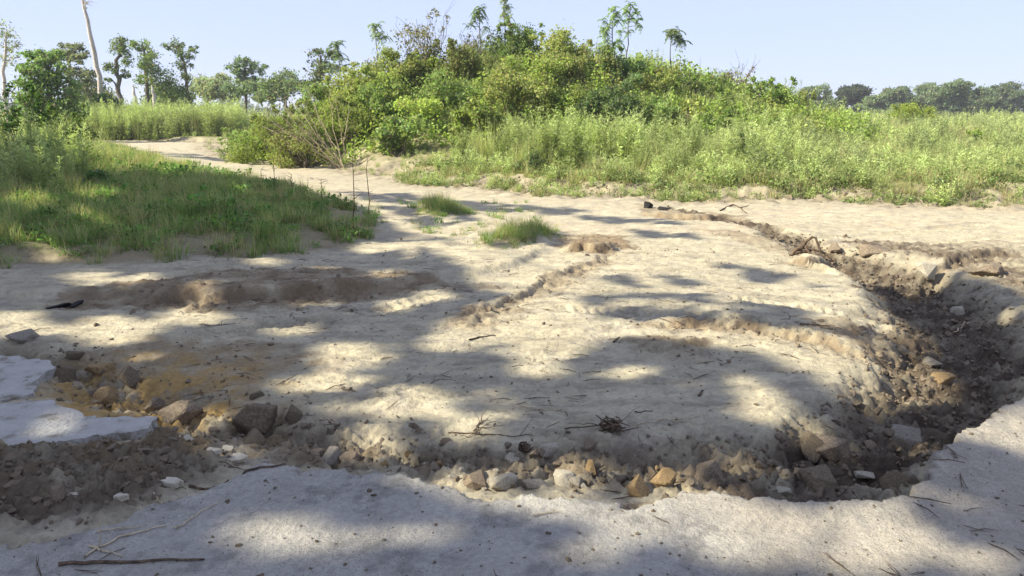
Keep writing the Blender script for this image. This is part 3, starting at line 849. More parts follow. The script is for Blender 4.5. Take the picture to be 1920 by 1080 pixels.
def frond_tuft(name, label, D, px, py_tip, foot_py, nfr, flen, col, seed=0, lean=0, cat='sapling', group=None, stem_from=None, start=.6):
    """slender sapling with drooping feather-shaped compound leaves"""
    r = np.random.default_rng(seed + 77)
    tip = AT(px, py_tip, D); base = np.array([tip[0] + lean, D, H(tip[0] + lean, D)])
    o = root(name, base, label, cat, group)
    T = Tubes(); st = wob((0, 0, -.1), tip - base, 9, .03, r); T.add(st, np.linspace(.03, .010, 9), 6)
    V = []; C = []
    h = (tip - base)[2]
    heads = [st[-1]]
    nh = max(4, nfr // 3)
    for j in range(nh):
        k = start * 8 + (j + .5 * r.random()) / nh * (8 - start * 8) * .95; a0 = int(min(k, 7)); p0 = st[a0] + (st[a0 + 1] - st[a0]) * (k - a0)
        a = r.uniform(0, 6.28); e = p0 + np.array([math.cos(a), math.sin(a), 0]) * flen * r.uniform(.3, .8) * (1.3 - .9 * j / nh) + np.array([0, 0, flen * r.uniform(.0, .35)])
        e[2] = min(e[2], st[-1][2]); T.add(wob(p0, e, 5, .02, r), np.linspace(.012, .006, 5), 4); heads.append(e)
    for i in range(nfr * 3):
        p0 = heads[i % len(heads)] + r.normal(0, .03, 3)
        az = i * 2.4 + r.normal(0, .5); L = flen * r.uniform(.25, .8)
        m = 8; s = np.linspace(0, 1, m)
        el = r.uniform(-.5, 1.1); out = np.stack([math.cos(az) * s * L * .8, math.sin(az) * s * L * .8, L * (el * s - .75 * s * s)], 1)
        rib = p0 + out
        T.add(rib, np.linspace(.005, .002, m), 4)
        side = np.array([-math.sin(az), math.cos(az), 0])
        for j in range(1, m):
            for sg in (-1, 1):
                for q in range(2):
                    ll = L * .30 * (1 - .5 * abs(s[j] - .5)) * r.uniform(.8, 1.2)
                    d = unit(side * sg + (rib[j] - rib[j - 1]) / np.linalg.norm(rib[j] - rib[j - 1]) * (.35 + .2 * q) + np.array([0, 0, -.4 + r.normal(0, .2)]))
                    w = unit(np.cross(d, np.array([r.normal(0, .5), r.normal(0, .5), 1]))) * ll * .19
                    b = rib[j] * (1 - q * .5) + rib[j - 1] * q * .5
                    V.append([b, b + d * ll * .5 + w, b + d * ll, b + d * ll * .5 - w])
                    C.append(np.asarray(col) * (1 + r.normal(0, .2)))
    link('stem', T.mesh('stem'), M_BARK, o)
    V = np.array(V).reshape(-1, 3); C = np.clip(np.array(C), .01, .6)
    link('fronds', leaf_mesh('fronds', V, C), M_LEAF, o)
    return o

# --- vines over the mound: countless leaves
def vine_blanket():
    r = np.random.default_rng(61)
    q = np.stack([r.uniform(-9.5, 12.5, 60000), r.uniform(22, 33.5, 60000)], 1)
    h = mound_h(q[:, 0], q[:, 1])
    k = (h > .25) & (r.random(len(q)) < .9)
    q = q[k]
    z, m = terrain(q[:, 0], q[:, 1], False)
    n1 = fbm(q[:, 0] * .9, q[:, 1] * .9, 301, 3); n2 = fbm(q[:, 0] * 2.6, q[:, 1] * 2.6, 305, 2)
    thick = np.clip(.45 + .55 * n1 + .35 * n2, .05, 1.3)
    P = np.stack([q[:, 0], q[:, 1], z + thick * r.uniform(.35, 1, len(q))], 1)
    base = np.array([.15, .205, .045])[None] * (1 + .35 * n2[:, None]) 
    warm = sst(.1, .7, fbm(q[:, 0] * .7 + 9, q[:, 1] * .7, 309, 3))[:, None]
    base = base * (1 - warm * .6) + np.array([.24, .215, .08])[None] * warm * .6
    c = base * (1 + r.normal(0, .25, (len(q), 1)))
    v = leaf_arrays(P, .105, .35, .7, None, r)
    o = link('vine_blanket', leaf_mesh('vine_blanket', v, np.clip(c, .01, .6)), M_LEAF)
    tag(o, 'tangle of leafy vines blanketing the big mound', 'vines', kind='stuff')

vine_blanket()

OLIVE = (0.19, 0.215, 0.07); YGREEN = (0.22, 0.27, 0.07); MID = (0.165, 0.225, 0.07); DEEP = (0.1, 0.15, 0.06); DUSTY = (0.2, 0.19, 0.1); RUST = (0.2, 0.14, 0.08)
GRP = 'shrubs on the overgrown mound'
SHRUBS = [  # top px, py, width px, distance, colour, label, extras
    (800, 28, 120, 28.5, DUSTY, 'thin half-bare shrub at the mound top, left of centre', dict(dens=170, brown=.18, spiky=8, bare=12)),
    (745, 105, 110, 27.5, OLIVE, 'olive shrub on the left shoulder of the mound', dict(brown=.1, spiky=4)),
    (700, 135, 130, 26.0, YGREEN, 'loose yellow-green shrub on the left slope of the mound', dict(spiky=6)),
    (895, 70, 110, 29.5, DUSTY, 'greyish shrub with bare twigs at the mound centre top', dict(dens=240, brown=.14, bare=14, spiky=4)),
    (965, 45, 120, 28.5, MID, 'tallest dense green shrub on the crest of the mound', dict(spiky=7)),
    (1035, 62, 110, 28.0, OLIVE, 'rounded olive shrub just right of the tallest one', dict(spiky=6)),
    (1100, 82, 130, 27.0, OLIVE, 'broad olive shrub on the right half of the crest', dict(brown=.12, spiky=4)),
    (1175, 92, 110, 26.5, DEEP, 'dark green shrub under the big feathery sapling', dict(spiky=3)),
    (1240, 128, 100, 26.5, OLIVE, 'olive shrub right of the feathery sapling', dict(brown=.1, spiky=3)),
    (1310, 140, 110, 26.5, MID, 'grey-green shrub on the right shoulder of the mound', dict(bare=5, spiky=4)),
    (1378, 128, 80, 28.0, RUST, 'sparse pinkish half-dead shrub on the right end of the mound', dict(dens=90, brown=.6, bare=16, spiky=3)),
    (1440, 152, 110, 27.5, MID, 'green shrub with ragged shoots at the right end of the mound', dict(spiky=9, bare=4)),
    (1495, 170, 80, 29.0, OLIVE, 'last dark shrub at the right foot of the mound', dict(spiky=3)),
    (850, 130, 130, 25.5, MID, 'leafy green shrub in the middle of the mound face', dict(brown=.08)),
    (780, 175, 120, 24.5, YGREEN, 'bright shrub low on the left face of the mound', dict()),
    (960, 130, 130, 25.0, OLIVE, 'brown-flecked shrub below the crest of the mound', dict(brown=.12)),
    (1050, 135, 130, 24.8, YGREEN, 'sunlit shrub on the right face of the mound', dict()),
    (1150, 150, 130, 24.5, DEEP, 'dark shaded shrub behind the tall weeds', dict()),
    (1230, 170, 110, 24.5, MID, 'low green shrub behind the tall weeds, right of the dark one', dict()),
    (895, 195, 120, 23.2, YGREEN, 'low bright bush at the foot of the mound face', dict(leaf=.12)),
    (740, 212, 110, 22.5, MID, 'low dense bush left of the tall weeds', dict(leaf=.11)),
    (660, 185, 100, 24.5, YGREEN, 'feathery green bush behind the dead stalks', dict(leaf=.08, aspect=.35, spiky=5)),
    (590, 195, 110, 26.0, OLIVE, 'bushy growth at the left end of the mound', dict(leaf=.09, aspect=.4, spiky=4)),
    (535, 215, 130, 25.5, OLIVE, 'wide scrubby bush mixed with brown twigs by the road bend', dict(leaf=.09, aspect=.4, brown=.14, bare=14)),
    (460, 232, 120, 27.0, MID, 'low soft green bush overhanging the road bend', dict(leaf=.09, aspect=.35, spiky=4)),
    (505, 208, 140, 24.5, YGREEN, 'feathery bright bush between the road bend and the dead stalks', dict(leaf=.09, aspect=.3, spiky=10)),
    (615, 176, 130, 25.0, YGREEN, 'tall soft bush behind the fan of dead stalks', dict(leaf=.09, aspect=.35, spiky=6)),
    (570, 238, 150, 23.0, OLIVE, 'brown-twigged brush heap beside the road', dict(leaf=.08, aspect=.4, brown=.18, bare=20)),
    (450, 252, 100, 25.0, MID, 'lowest soft bush at the inner side of the road bend', dict(leaf=.08, aspect=.3, spiky=6)),
    (655, 128, 130, 26.5, OLIVE, 'rounded olive bush at the far left end of the mound crest', dict(spiky=6)),
    (600, 158, 110, 26.5, MID, 'green bush under the first feathery sapling', dict(spiky=6)),
    (700, 160, 120, 25.0, MID, 'leafy bush low on the left end of the mound', dict(spiky=4)),
    (845, 78, 130, 27.5, OLIVE, 'leafy olive shrub filling the crest between the two half-bare shrubs', dict(brown=.15, spiky=5)),
    (770, 95, 120, 27.8, YGREEN, 'yellowish shrub below the thin half-bare shrub', dict(brown=.12, spiky=5)),
    (1010, 95, 140, 26.3, YGREEN, 'wide leafy shrub just under the crest of the mound', dict(brown=.06)),
    (1350, 205, 110, 23.5, MID, 'rounded shrub in the weeds below the pinkish shrub', dict()),
    (1430, 215, 100, 24.5, YGREEN, 'bright weed bush right of the mound foot', dict(leaf=.08, aspect=.35, spiky=5)),
]
for i, (px, py, w, D, c, lab, ex) in enumerate(SHRUBS):
    make_shrub('shrub', lab, px, py, w, D, c, group=GRP, seed=i, **ex)
make_shrub('shrub', 'bright lime-green bush in the field before the right treeline', 1705, 196, 120, 44, (.22, .27, .05), leaf=.13, seed=61, spiky=8, aspect=.35)
make_shrub('shrub', 'small dark bush alone in the right field', 1605, 228, 44, 36, DEEP, leaf=.12, seed=62)
make_shrub('shrub', 'bright low bush near the right edge of the field', 1830, 262, 70, 26, (.18, .24, .05), leaf=.09, seed=63, spiky=3, aspect=.4)
make_shrub('shrub', 'dark leafy clump among the weeds right of the tall stand', 1388, 258, 90, 18.5, (.09, .125, .05), leaf=.07, seed=71, aspect=.35, spiky=5)
make_shrub('shrub', 'small dark clump at the dirt edge right of the far washout', 1895, 318, 60, 16.5, (.08, .13, .05), leaf=.06, seed=72, hmin=.4)
make_shrub('shrub', 'dark gap-filled clump in the front of the tall weeds', 995, 305, 90, 17.2, (.085, .115, .045), leaf=.07, seed=73, hmin=.5, aspect=.4)
make_shrub('shrub', 'soft green bush in the field left of the lime bush', 1560, 205, 90, 46, MID, leaf=.15, seed=64, spiky=4)
make_shrub('shrub', 'tall dark green bush added for the blurred dark band at the left edge of the picture', 25, 158, 110, 16.5, (.06, .11, .03), leaf=.09, dens=620, seed=65, aspect=.35, spiky=5)  # added bush, stands in for a blurred upright dark band
make_shrub('shrub', 'leafy green bush on the verge beside the left edge', 110, 205, 120, 20, (.085, .13, .035), leaf=.09, seed=66, aspect=.4, spiky=5)
make_shrub('shrub', 'low shaded clump of leaves on the verge near the left edge', 140, 312, 150, 14.8, (.06, .115, .035), leaf=.08, seed=67, hmin=.35)
make_shrub('shrub', 'small dark pointed evergreen bush under the dead pine', 188, 152, 58, 52, (.05, .10, .03), leaf=.17, dens=300, seed=68)

SGRP = 'feathery saplings'
FC = (.18, .25, .11)
frond_tuft('sapling', 'feathery sapling standing left of the mound', 27.5, 632, 82, 250, 26, .5, FC, 1, .1, group=SGRP)
frond_tuft('sapling', 'single leafy tuft on a hair-thin stem left of the mound', 28.0, 703, 48, 250, 18, .48, (.16, .21, .1), 2, .15, group=SGRP, start=.8)
frond_tuft('sapling', 'slim feathery sapling above the mound centre', 28.5, 900, 14, 120, 24, .45, FC, 3, .0, group=SGRP, start=.7)
frond_tuft('sapling', 'pale sapling reaching the top of the picture', 28.8, 946, -6, 120, 22, .45, (.24, .3, .12), 4, .0, group=SGRP, start=.7)
frond_tuft('sapling', 'big feathery sapling on the right half of the mound', 26.5, 1150, 18, 130, 30, .52, FC, 5, .05, group=SGRP, start=.55)
frond_tuft('sapling', 'feathery sapling leaning right behind the big one', 27.5, 1182, 8, 130, 26, .5, FC, 6, -.1, group=SGRP, start=.62)
frond_tuft('sapling', 'lone feathery sapling on a thin stem right of the mound top', 27.0, 1258, 58, 150, 20, .55, (.16, .21, .1), 7, .1, group=SGRP, start=.78)

# dead stalks fanning out at the left foot of the mound
def dead_stalks():
    r = np.random.default_rng(5)
    b = AT(640, 262, 22.5); b[2] = H(b[0], 22.5)
    o = root('dead_stalk_fan', b, 'fan of pale dead stalks leaning left at the foot of the mound', 'dead plant')
    for i in range(15):
        px = 640 - r.uniform(-22, 165); py = 175 + r.uniform(-8, 75) * (abs(px - 640) / 160) + r.uniform(0, 15)
        e = AT(px, py, 22.5 + r.uniform(-.6, .6)) - b
        T = Tubes(); p = wob((r.normal(0, .1), r.normal(0, .1), -.05), e, 8, .03, r); T.add(p, np.linspace(.015, .005, 8), 5)
        for k in range(5):
            s = p[r.integers(3, 8)]; T.add(wob(s, s + r.normal(0, .16, 3) + e * .06, 4, .015, r), np.linspace(.005, .002, 4), 4)
        link('stalk', T.mesh('stalk'), M_STRAW, o)
dead_stalks()

# --- trees left of the mound
TG = 'trees behind the bend of the road'
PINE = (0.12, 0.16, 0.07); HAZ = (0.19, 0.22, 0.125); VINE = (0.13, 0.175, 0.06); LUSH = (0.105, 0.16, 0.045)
make_tree('broadleaf_tree', 'broad bright green vine-draped tree near the left edge', 'tree', 44, [(95, 235, 12), (92, 160, 9), (90, 110, 6)],
          [(58, 112, 17, 14), (85, 104, 18, 12), (100, 130, 20, 15), (62, 145, 22, 16), (112, 162, 20, 18), (75, 180, 24, 16), (130, 200, 20, 18), (45, 205, 18, 18), (95, 208, 24, 16)], .20, 1100, LUSH, .02, group=TG, seed=1)
make_tree('pine_tree', 'spreading pale pine rising behind the broad bright tree', 'tree', 62, [(140, 225, 7), (135, 150, 6), (125, 95, 4)],
          [(125, 92, 26, 9), (148, 108, 18, 8), (112, 105, 20, 9), (150, 140, 26, 12), (160, 165, 22, 16)], .22, 620, HAZ, group=TG, seed=2)
make_tree('bare_tree', 'thin pale-trunked tree cut by the left edge', 'tree', 50, [(10, 225, 8), (8, 130, 6), (14, 60, 3)],
          [(14, 55, 18, 10), (4, 75, 14, 14), (26, 90, 12, 10), (6, 110, 16, 12)], .16, 260, HAZ, bark=M_PALE, group=TG, seed=3)
make_tree('dead_pine', 'tall leaning dead pine with bare white trunk', 'dead tree', 60, [(192, 215, 9), (186, 150, 9), (172, 80, 8), (158, 20, 6), (150, -25, 4)],
          [(150, -10, 24, 14), (165, 5, 22, 12)], dens=0, bark=M_PALE, group=TG, seed=4, twigs=7)
make_tree('vine_clad_tree', 'crooked vine-clad tree just right of the dead pine', 'tree', 58, [(227, 200, 9), (222, 150, 8), (216, 120, 7), (226, 92, 4)],
          [(218, 88, 13, 9), (236, 82, 13, 8), (238, 108, 8, 12), (214, 128, 11, 9), (232, 138, 9, 6), (206, 148, 8, 4)], .17, 760, VINE, group=TG, seed=5)
make_tree('vine_clad_tree', 'vine-clad tree with a lopsided top beside the crooked one', 'tree', 60, [(278, 200, 8), (276, 150, 7), (272, 110, 5), (268, 88, 3)],
          [(266, 84, 17, 9), (278, 98, 9, 12), (272, 128, 13, 8), (290, 118, 16, 14), (300, 145, 18, 16), (268, 150, 10, 10), (312, 165, 20, 16)], .17, 700, VINE, group=TG, seed=6)
make_tree('vine_clad_tree', 'Y-shaped vine-clad tree, rightmost of the three vine-clad ones', 'tree', 60, [(352, 200, 7), (352, 150, 6), (346, 120, 5), (332, 85, 3)],
          [(330, 80, 12, 8), (336, 102, 7, 11), (343, 122, 8, 9), (357, 112, 6, 12), (361, 90, 6, 9), (352, 145, 8, 10), (350, 172, 10, 12), (316, 88, 10, 5)], .16, 760, VINE, group=TG, seed=7)
make_tree('pine_tree', 'small flat-topped pine standing alone left of the mound', 'tree', 75, [(462, 205, 6), (460, 150, 5), (458, 118, 3)],
          [(455, 116, 17, 7), (480, 126, 15, 7), (442, 132, 15, 7), (466, 142, 20, 9), (450, 160, 24, 13), (478, 165, 20, 12)], .24, 620, (.10, .14, .075), group=TG, seed=8)
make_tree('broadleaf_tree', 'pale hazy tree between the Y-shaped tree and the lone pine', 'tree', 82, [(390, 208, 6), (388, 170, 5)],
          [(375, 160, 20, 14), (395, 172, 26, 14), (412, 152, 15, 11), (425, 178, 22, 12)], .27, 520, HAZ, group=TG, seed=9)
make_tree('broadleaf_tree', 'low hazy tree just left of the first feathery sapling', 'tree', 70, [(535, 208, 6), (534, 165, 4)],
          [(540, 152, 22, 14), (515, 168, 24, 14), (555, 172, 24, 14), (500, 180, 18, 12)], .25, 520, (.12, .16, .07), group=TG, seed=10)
make_tree('broadleaf_tree', 'grey-green tree behind the first feathery sapling', 'tree', 40, [(600, 215, 7), (600, 150, 5), (602, 105, 3)],
          [(600, 100, 22, 12), (588, 125, 15, 14), (610, 140, 22, 18), (592, 165, 18, 16)], .17, 520, (.11, .14, .075), group=TG, seed=11)
make_tree('broadleaf_tree', 'bushy tree filling the gap left of the dead stumps', 'tree', 66, [(175, 212, 6), (172, 190, 4)],
          [(165, 178, 20, 16), (205, 190, 18, 14), (150, 195, 20, 16)], .23, 600, HAZ, group=TG, seed=12)
make_tree('broadleaf_tree', 'dark low tree behind the pale stumps', 'tree', 70, [(312, 205, 6), (312, 180, 4)],
          [(310, 178, 24, 18), (335, 188, 20, 14), (285, 190, 16, 12)], .24, 620, (.085, .12, .055), group=TG, seed=13)
make_tree('dead_stump', 'short broken pale stump left of the vine-clad trees', 'stump', 56, [(258, 206, 8), (254, 180, 6), (250, 158, 2)], [], dens=0, bark=M_PALE, seed=14)
make_tree('dead_stump', 'short broken pinkish stump between two vine-clad trees', 'stump', 56, [(294, 203, 8), (289, 180, 7), (284, 160, 2)], [], dens=0, bark=M_PALE, seed=15)

# --- treeline on the right, far off
RG = 'trees of the far right treeline'
RC = (.15, .19, .10)
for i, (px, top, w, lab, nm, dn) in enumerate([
        (1546, 160, 26, 'bare-topped small tree at the left end of the right treeline', 'bare_tree', 130),
        (1522, 166, 44, 'low dark tree right behind the end of the mound', 'broadleaf_tree', 620),
        (1600, 164, 60, 'dark rounded tree, first large one in the right treeline', 'broadleaf_tree', 620),
        (1645, 182, 50, 'low tree in the dip of the right treeline', 'broadleaf_tree', 560),
        (1685, 168, 64, 'flat-topped tree in the middle of the right treeline', 'pine_tree', 560),
        (1738, 160, 50, 'pale upright tree beside the flat-topped one in the right treeline', 'broadleaf_tree', 430),
        (1800, 154, 84, 'widest and tallest tree of the right treeline', 'broadleaf_tree', 560),
        (1850, 185, 50, 'low tree left of the last one in the right treeline', 'broadleaf_tree', 520),
        (1895, 160, 80, 'dark airy tree cut by the right edge', 'broadleaf_tree', 480)]):
    r = np.random.default_rng(900 + i); bl = []; top -= 5; w *= 1.25
    hgt = 222 - top
    for k in range(24):
        u = r.uniform(-.46, .46); v = r.uniform(.10 + .5 * abs(u), .9)
        bl.append((px + u * w, top + hgt * v, w * r.uniform(.07, .17), hgt * r.uniform(.06, .13)))
    bl += [(px + w * .1, top + hgt * .10, w * .14, hgt * .08), (px - w * .16, top + hgt * .18, w * .14, hgt * .09)]
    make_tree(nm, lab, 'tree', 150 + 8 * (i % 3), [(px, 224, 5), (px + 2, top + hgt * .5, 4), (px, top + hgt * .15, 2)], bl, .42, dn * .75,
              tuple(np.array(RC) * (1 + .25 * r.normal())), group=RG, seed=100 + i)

# far wood that closes the horizon
def far_wood():
    r = np.random.default_rng(71); P = []
    for i in range(420):
        x = r.uniform(-330, 330); y = r.uniform(235, 300); hh = r.uniform(2.5, 6.5)
        n = 60
        P.append(np.array([x, y, hh * .55]) + r.normal(0, 1, (n, 3)) * np.array([2.6, 2.2, hh * .28]))
    P = np.vstack(P); P[:, 2] = np.maximum(P[:, 2], .2) + .5
    o = link('far_wood', leaf_mesh('far_wood', leaf_arrays(P, 1.1, .4, .8, None, r), leaf_cols(len(P), (.10, .13, .075), .2, 0, r)), M_LEAF)
    tag(o, 'far hazy wood along the horizon', 'wood', kind='stuff')
far_wood()

# ------------------------------------------------------------------ the tall trees left of the picture whose crowns shade the sand
SHADE = GP([(-900, 350), (0, 345), (200, 342), (330, 325), (480, 340), (560, 362), (690, 395), (740, 430), (800, 468), (850, 500), (900, 540), (955, 560),
            (830, 607), (770, 625), (770, 650), (860, 652), (925, 645), (950, 700), (1050, 705), (1100, 660), (1160, 640), (1340, 655), (1420, 672),
            (1480, 690), (1560, 735), (1620, 752), (1720, 718), (1770, 690), (1830, 600), (1920, 620), (2000, 720), (1930, 760), (1860, 782), (1760, 840), (1900, 870), (2300, 1000), (2600, 1500), (-500, 1500), (-1200, 900)])
STREAKS = [[(1085, 562), (1250, 556), (1400, 566), (1560, 596), (1690, 622), (1690, 644), (1500, 628), (1330, 606), (1150, 596)],
           [(640, 366), (760, 362), (960, 386), (1100, 393), (1080, 404), (900, 398), (720, 386)],
           [(720, 392), (880, 396), (900, 420), (790, 430)], [(1180, 432), (1290, 442), (1330, 456), (1220, 452)],
           [(1330, 492), (1440, 505), (1540, 532), (1500, 540), (1380, 515)], [(1060, 400), (1240, 410), (1300, 424), (1150, 420)],
           [(1120, 520), (1230, 515), (1330, 535), (1240, 545)], [(930, 440), (1050, 432), (1060, 462), (960, 476)],
           [(1600, 508), (1700, 524), (1800, 505), (1920, 560), (2000, 720), (1870, 775), (1760, 840), (1500, 870), (1565, 800), (1735, 712), (1722, 640), (1690, 590)]]
LIT = [  # px, py, rx, ry, tilt of the sun flecks
    (40, 608, 52, 22, 0), (205, 622, 86, 26, 0), (350, 594, 46, 14, 0), (375, 590, 40, 12, 0), (645, 668, 66, 26, 0), (600, 715, 46, 20, 0), (540, 622, 36, 12, 0),
    (690, 826, 60, 26, 0), (765, 752, 50, 18, 35), (700, 768, 36, 14, 0), (815, 738, 34, 18, 40), (925, 752, 40, 18, 50), (875, 800, 46, 20, 30),
    (560, 1000, 88, 26, 0), (850, 935, 110, 20, 18), (1320, 942, 90, 26, 5), (1000, 668, 66, 26, 20), (1440, 1000, 110, 22, 20), (1700, 1000, 80, 20, 20),
    (1130, 1040, 60, 20, 20), (1580, 1060, 80, 20, 20), (1850, 1060, 60, 20, 20), (200, 740, 34, 26, 0), (330, 768, 60, 14, 0), (115, 800, 20, 26, 0),
    (420, 842, 36, 13, 20), (130, 492, 26, 14, 0), (190, 532, 38, 13, 0), (520, 506, 34, 7, 0), (745, 528, 30, 7, 0), (290, 535, 36, 9, 0), (410, 560, 34, 10, 0),
    (1060, 888, 36, 22, 0), (940, 886, 30, 14, 0), (1245, 892, 34, 18, 0), (1110, 880, 22, 14, 0), (240, 395, 44, 13, 0), (120, 412, 50, 8, 0), (255, 452, 30, 9, 20),
    (40, 470, 26, 8, 0), (700, 470, 30, 8, 0), (740, 575, 30, 8, 0), (830, 560, 40, 8, 0), (770, 470, 30, 14, 40),
    (300, 880, 30, 8, 0), (1240, 1000, 120, 16, 18), (1560, 985, 120, 14, 18), (1800, 960, 70, 12, 18), (1400, 1055, 110, 16, 18), (1660, 1040, 90, 14, 20), (1000, 960, 60, 12, 15), (700, 1040, 90, 10, 0), (1120, 945, 90, 10, 8), (900, 905, 60, 8, 10), (1450, 880, 30, 9, 0), (1340, 862, 36, 10, 10), (1180, 700, 50, 9, 0), (520, 395, 22, 4, 0)]
LITP = [[(1335, 690), (1400, 702), (1480, 748), (1562, 800), (1545, 826), (1440, 812), (1370, 765)]]

def shade_map(x, y):
    wx = x + .10 * fbm(x * 1.7, y * 1.7, 401, 3); wy = y + .10 * fbm(x * 1.7, y * 1.7, 405, 3)
    s = sdf(wx, wy, SHADE) < 0
    thin = (fbm(x * 2.6, y * 1.6, 417, 3) > -.18) & (_hash(np.floor(x * 997), np.floor(y * 991), 5) < .55)
    for i, p in enumerate(STREAKS): s |= (sdf(wx, wy, GP(p)) < 0) & (thin | (i == len(STREAKS) - 1))
    lit = np.zeros(x.shape, bool)
    for px, py, rx, ry, a in LIT:
        g = math.radians(a); k = np.arange(12) / 12 * 2 * math.pi
        ex = np.cos(k) * rx * 1.12; ey = np.sin(k) * ry * 1.15
        pts = [(px + u * math.cos(g) - v * math.sin(g) * 1.0, py + u * math.sin(g) * .8 + v * math.cos(g)) for u, v in zip(ex, ey)]
        lit |= sdf(wx, wy, GP(pts)) < 0.05
    for p in LITP: lit |= sdf(wx, wy, GP(p)) < 0
    hole = (fbm(x * 2.3, y * 1.7, 415, 2) > .60 + .5 * (y > 7.5))
    return s & ~lit & ~hole

def shade_trees():
    r = np.random.default_rng(81)
    n = 230000
    # foliage clusters in the crowns, each leaf kept where the photograph shows its shade on the ground
    q = np.stack([r.uniform(-13, 6.5, n), r.uniform(1.2, 16.5, n)], 1)
    q = q[shade_map(q[:, 0], q[:, 1])]
    hz = 9.2 + 1.8 * fbm(q[:, 0] * .35, q[:, 1] * .35, 421, 2) + r.normal(0, .6, len(q))
    hz = np.clip(hz, 6.5, 13.0)
    far = np.array([(245, 283), (300, 287), (420, 297), (470, 308), (400, 304), (300, 295)]); fg = GP(far)
    q5 = r.uniform(fg.min(0), fg.max(0), (16000, 2)); q5 = q5[(sdf(q5[:, 0], q5[:, 1], fg) < 0) & (fbm(q5[:, 0] * .9, q5[:, 1] * .9, 431, 3) < .35)]
    q = np.vstack([q, q5]); hz = np.concatenate([hz, r.uniform(7, 9.5, len(q5))])
    P = np.stack([q[:, 0], q[:, 1], np.zeros(len(q))], 1) + SUN_V[None] * (hz / SUN_V[2])[:, None]
    feet = [(-20.5, 1.0), (-14.0, 5.5), (-22.0, 8.5), (-12.0, -4.5), (-27.5, 27.0)]
    labs = ['tall tree left of the picture, second farthest from the road', 'tall tree left of the picture beside the verge, shading the grass',
            'tall tree left of the picture, farthest from the road', 'tall tree left of the picture nearest the pavement, shading the sand', 'tall tree left of the picture whose shade falls on the road bend']
    d = np.stack([np.hypot(P[:, 0] - a, P[:, 1] - b) + r.normal(0, .5, len(P)) for a, b in feet], 1)
    own = np.argmin(d, 1)
    for i, (fx, fy) in enumerate(feet):
        p = P[own == i]
        b = np.array([fx, fy, H(fx, fy)])
        o = root('shade_tree', b, labs[i], 'tree', 'tall trees left of the road')
        T = Tubes(); top = np.array([0.3, .2, 10.5])
        tr = wob((0, 0, -.3), top, 12, .12, r); T.add(tr, np.linspace(.26, .08, 12), 10)
        if len(p):
            for k in range(20):
                e = p[r.integers(len(p))] - b; s = tr[r.integers(6, 12)]
                T.add(wob(s, e, 7, .12, r), np.linspace(.03, .008, 7), 5)
            v = leaf_arrays(p - b, .21, .5, .6, None, r)
            link('crown', leaf_mesh('crown', v, leaf_cols(len(p), (.07, .11, .03), .2, .02, r)), M_LEAF, o)
        link('trunk', T.mesh('trunk'), M_BARK, o)
shade_trees()

# ------------------------------------------------------------------ stones, slabs, clods, sticks
def rock_mesh(seed, flat=.75, cuts=15, sub=3):
    import bmesh
    r = np.random.default_rng(seed)
    bm = bmesh.new()
    p = unit(r.normal(size=(cuts, 3))) * r.uniform(.78, 1.0, (cuts, 1)); p[:, 1] *= r.uniform(.7, 1.0); p[:, 2] *= flat
    p /= np.abs(p[:, :2]).max()
    for q in p: bm.verts.new(q)
    ret = bmesh.ops.convex_hull(bm, input=bm.verts)
    bmesh.ops.delete(bm, geom=[g for g in ret['geom_interior'] if isinstance(g, bmesh.types.BMVert)], context='VERTS')
    bmesh.ops.dissolve_limit(bm, angle_limit=.16, verts=bm.verts, edges=bm.edges)
    if sub > 1:                                                # chipped edges and an uneven surface
        bmesh.ops.bevel(bm, geom=bm.edges[:], offset=.045, segments=1, affect='EDGES', clamp_overlap=True)
        bmesh.ops.triangulate(bm, faces=bm.faces)
        bmesh.ops.subdivide_edges(bm, edges=bm.edges, cuts=1, use_grid_fill=True)
        v = np.array([q.co[:] for q in bm.verts])
        n = fbm(v[:, 0] * 2.4 + seed, v[:, 1] * 2.4 + v[:, 2] * 1.9, seed, 3, .6)
        v = v * (1 + .06 * n[:, None])
        for q, c in zip(bm.verts, v): q.co = c
    bmesh.ops.recalc_face_normals(bm, faces=bm.faces)
    me = bpy.data.meshes.new('rock'); bm.to_mesh(me); bm.free()
    return me

def put_rock(px, py, wpx, mat, label, name='rock', flat=.75, seed=0, group=None, cat='rock', yaw=None, tall=1.0, z0=-.05):
    """a stone whose visible foot is at (px, py)"""
    r = np.random.default_rng(seed + 3000)
    z = z0
    for _ in range(4):
        x, y = G(px, py, z); rad = wpx * .93 / FPX * math.hypot(y, CAMZ) / 2
        y += rad * .5; z = H(x, y)
    me = rock_mesh(seed + 17, flat)
    o = link(name, me, mat)
    o.scale = (rad, rad * r.uniform(.75, 1.0), rad * tall)
    o.rotation_euler = (r.normal(0, .15), r.normal(0, .15), r.uniform(0, 6.28) if yaw is None else yaw)
    o.location = (x, y, z + rad * flat * tall * .24)
    return tag(o, label, cat, group)

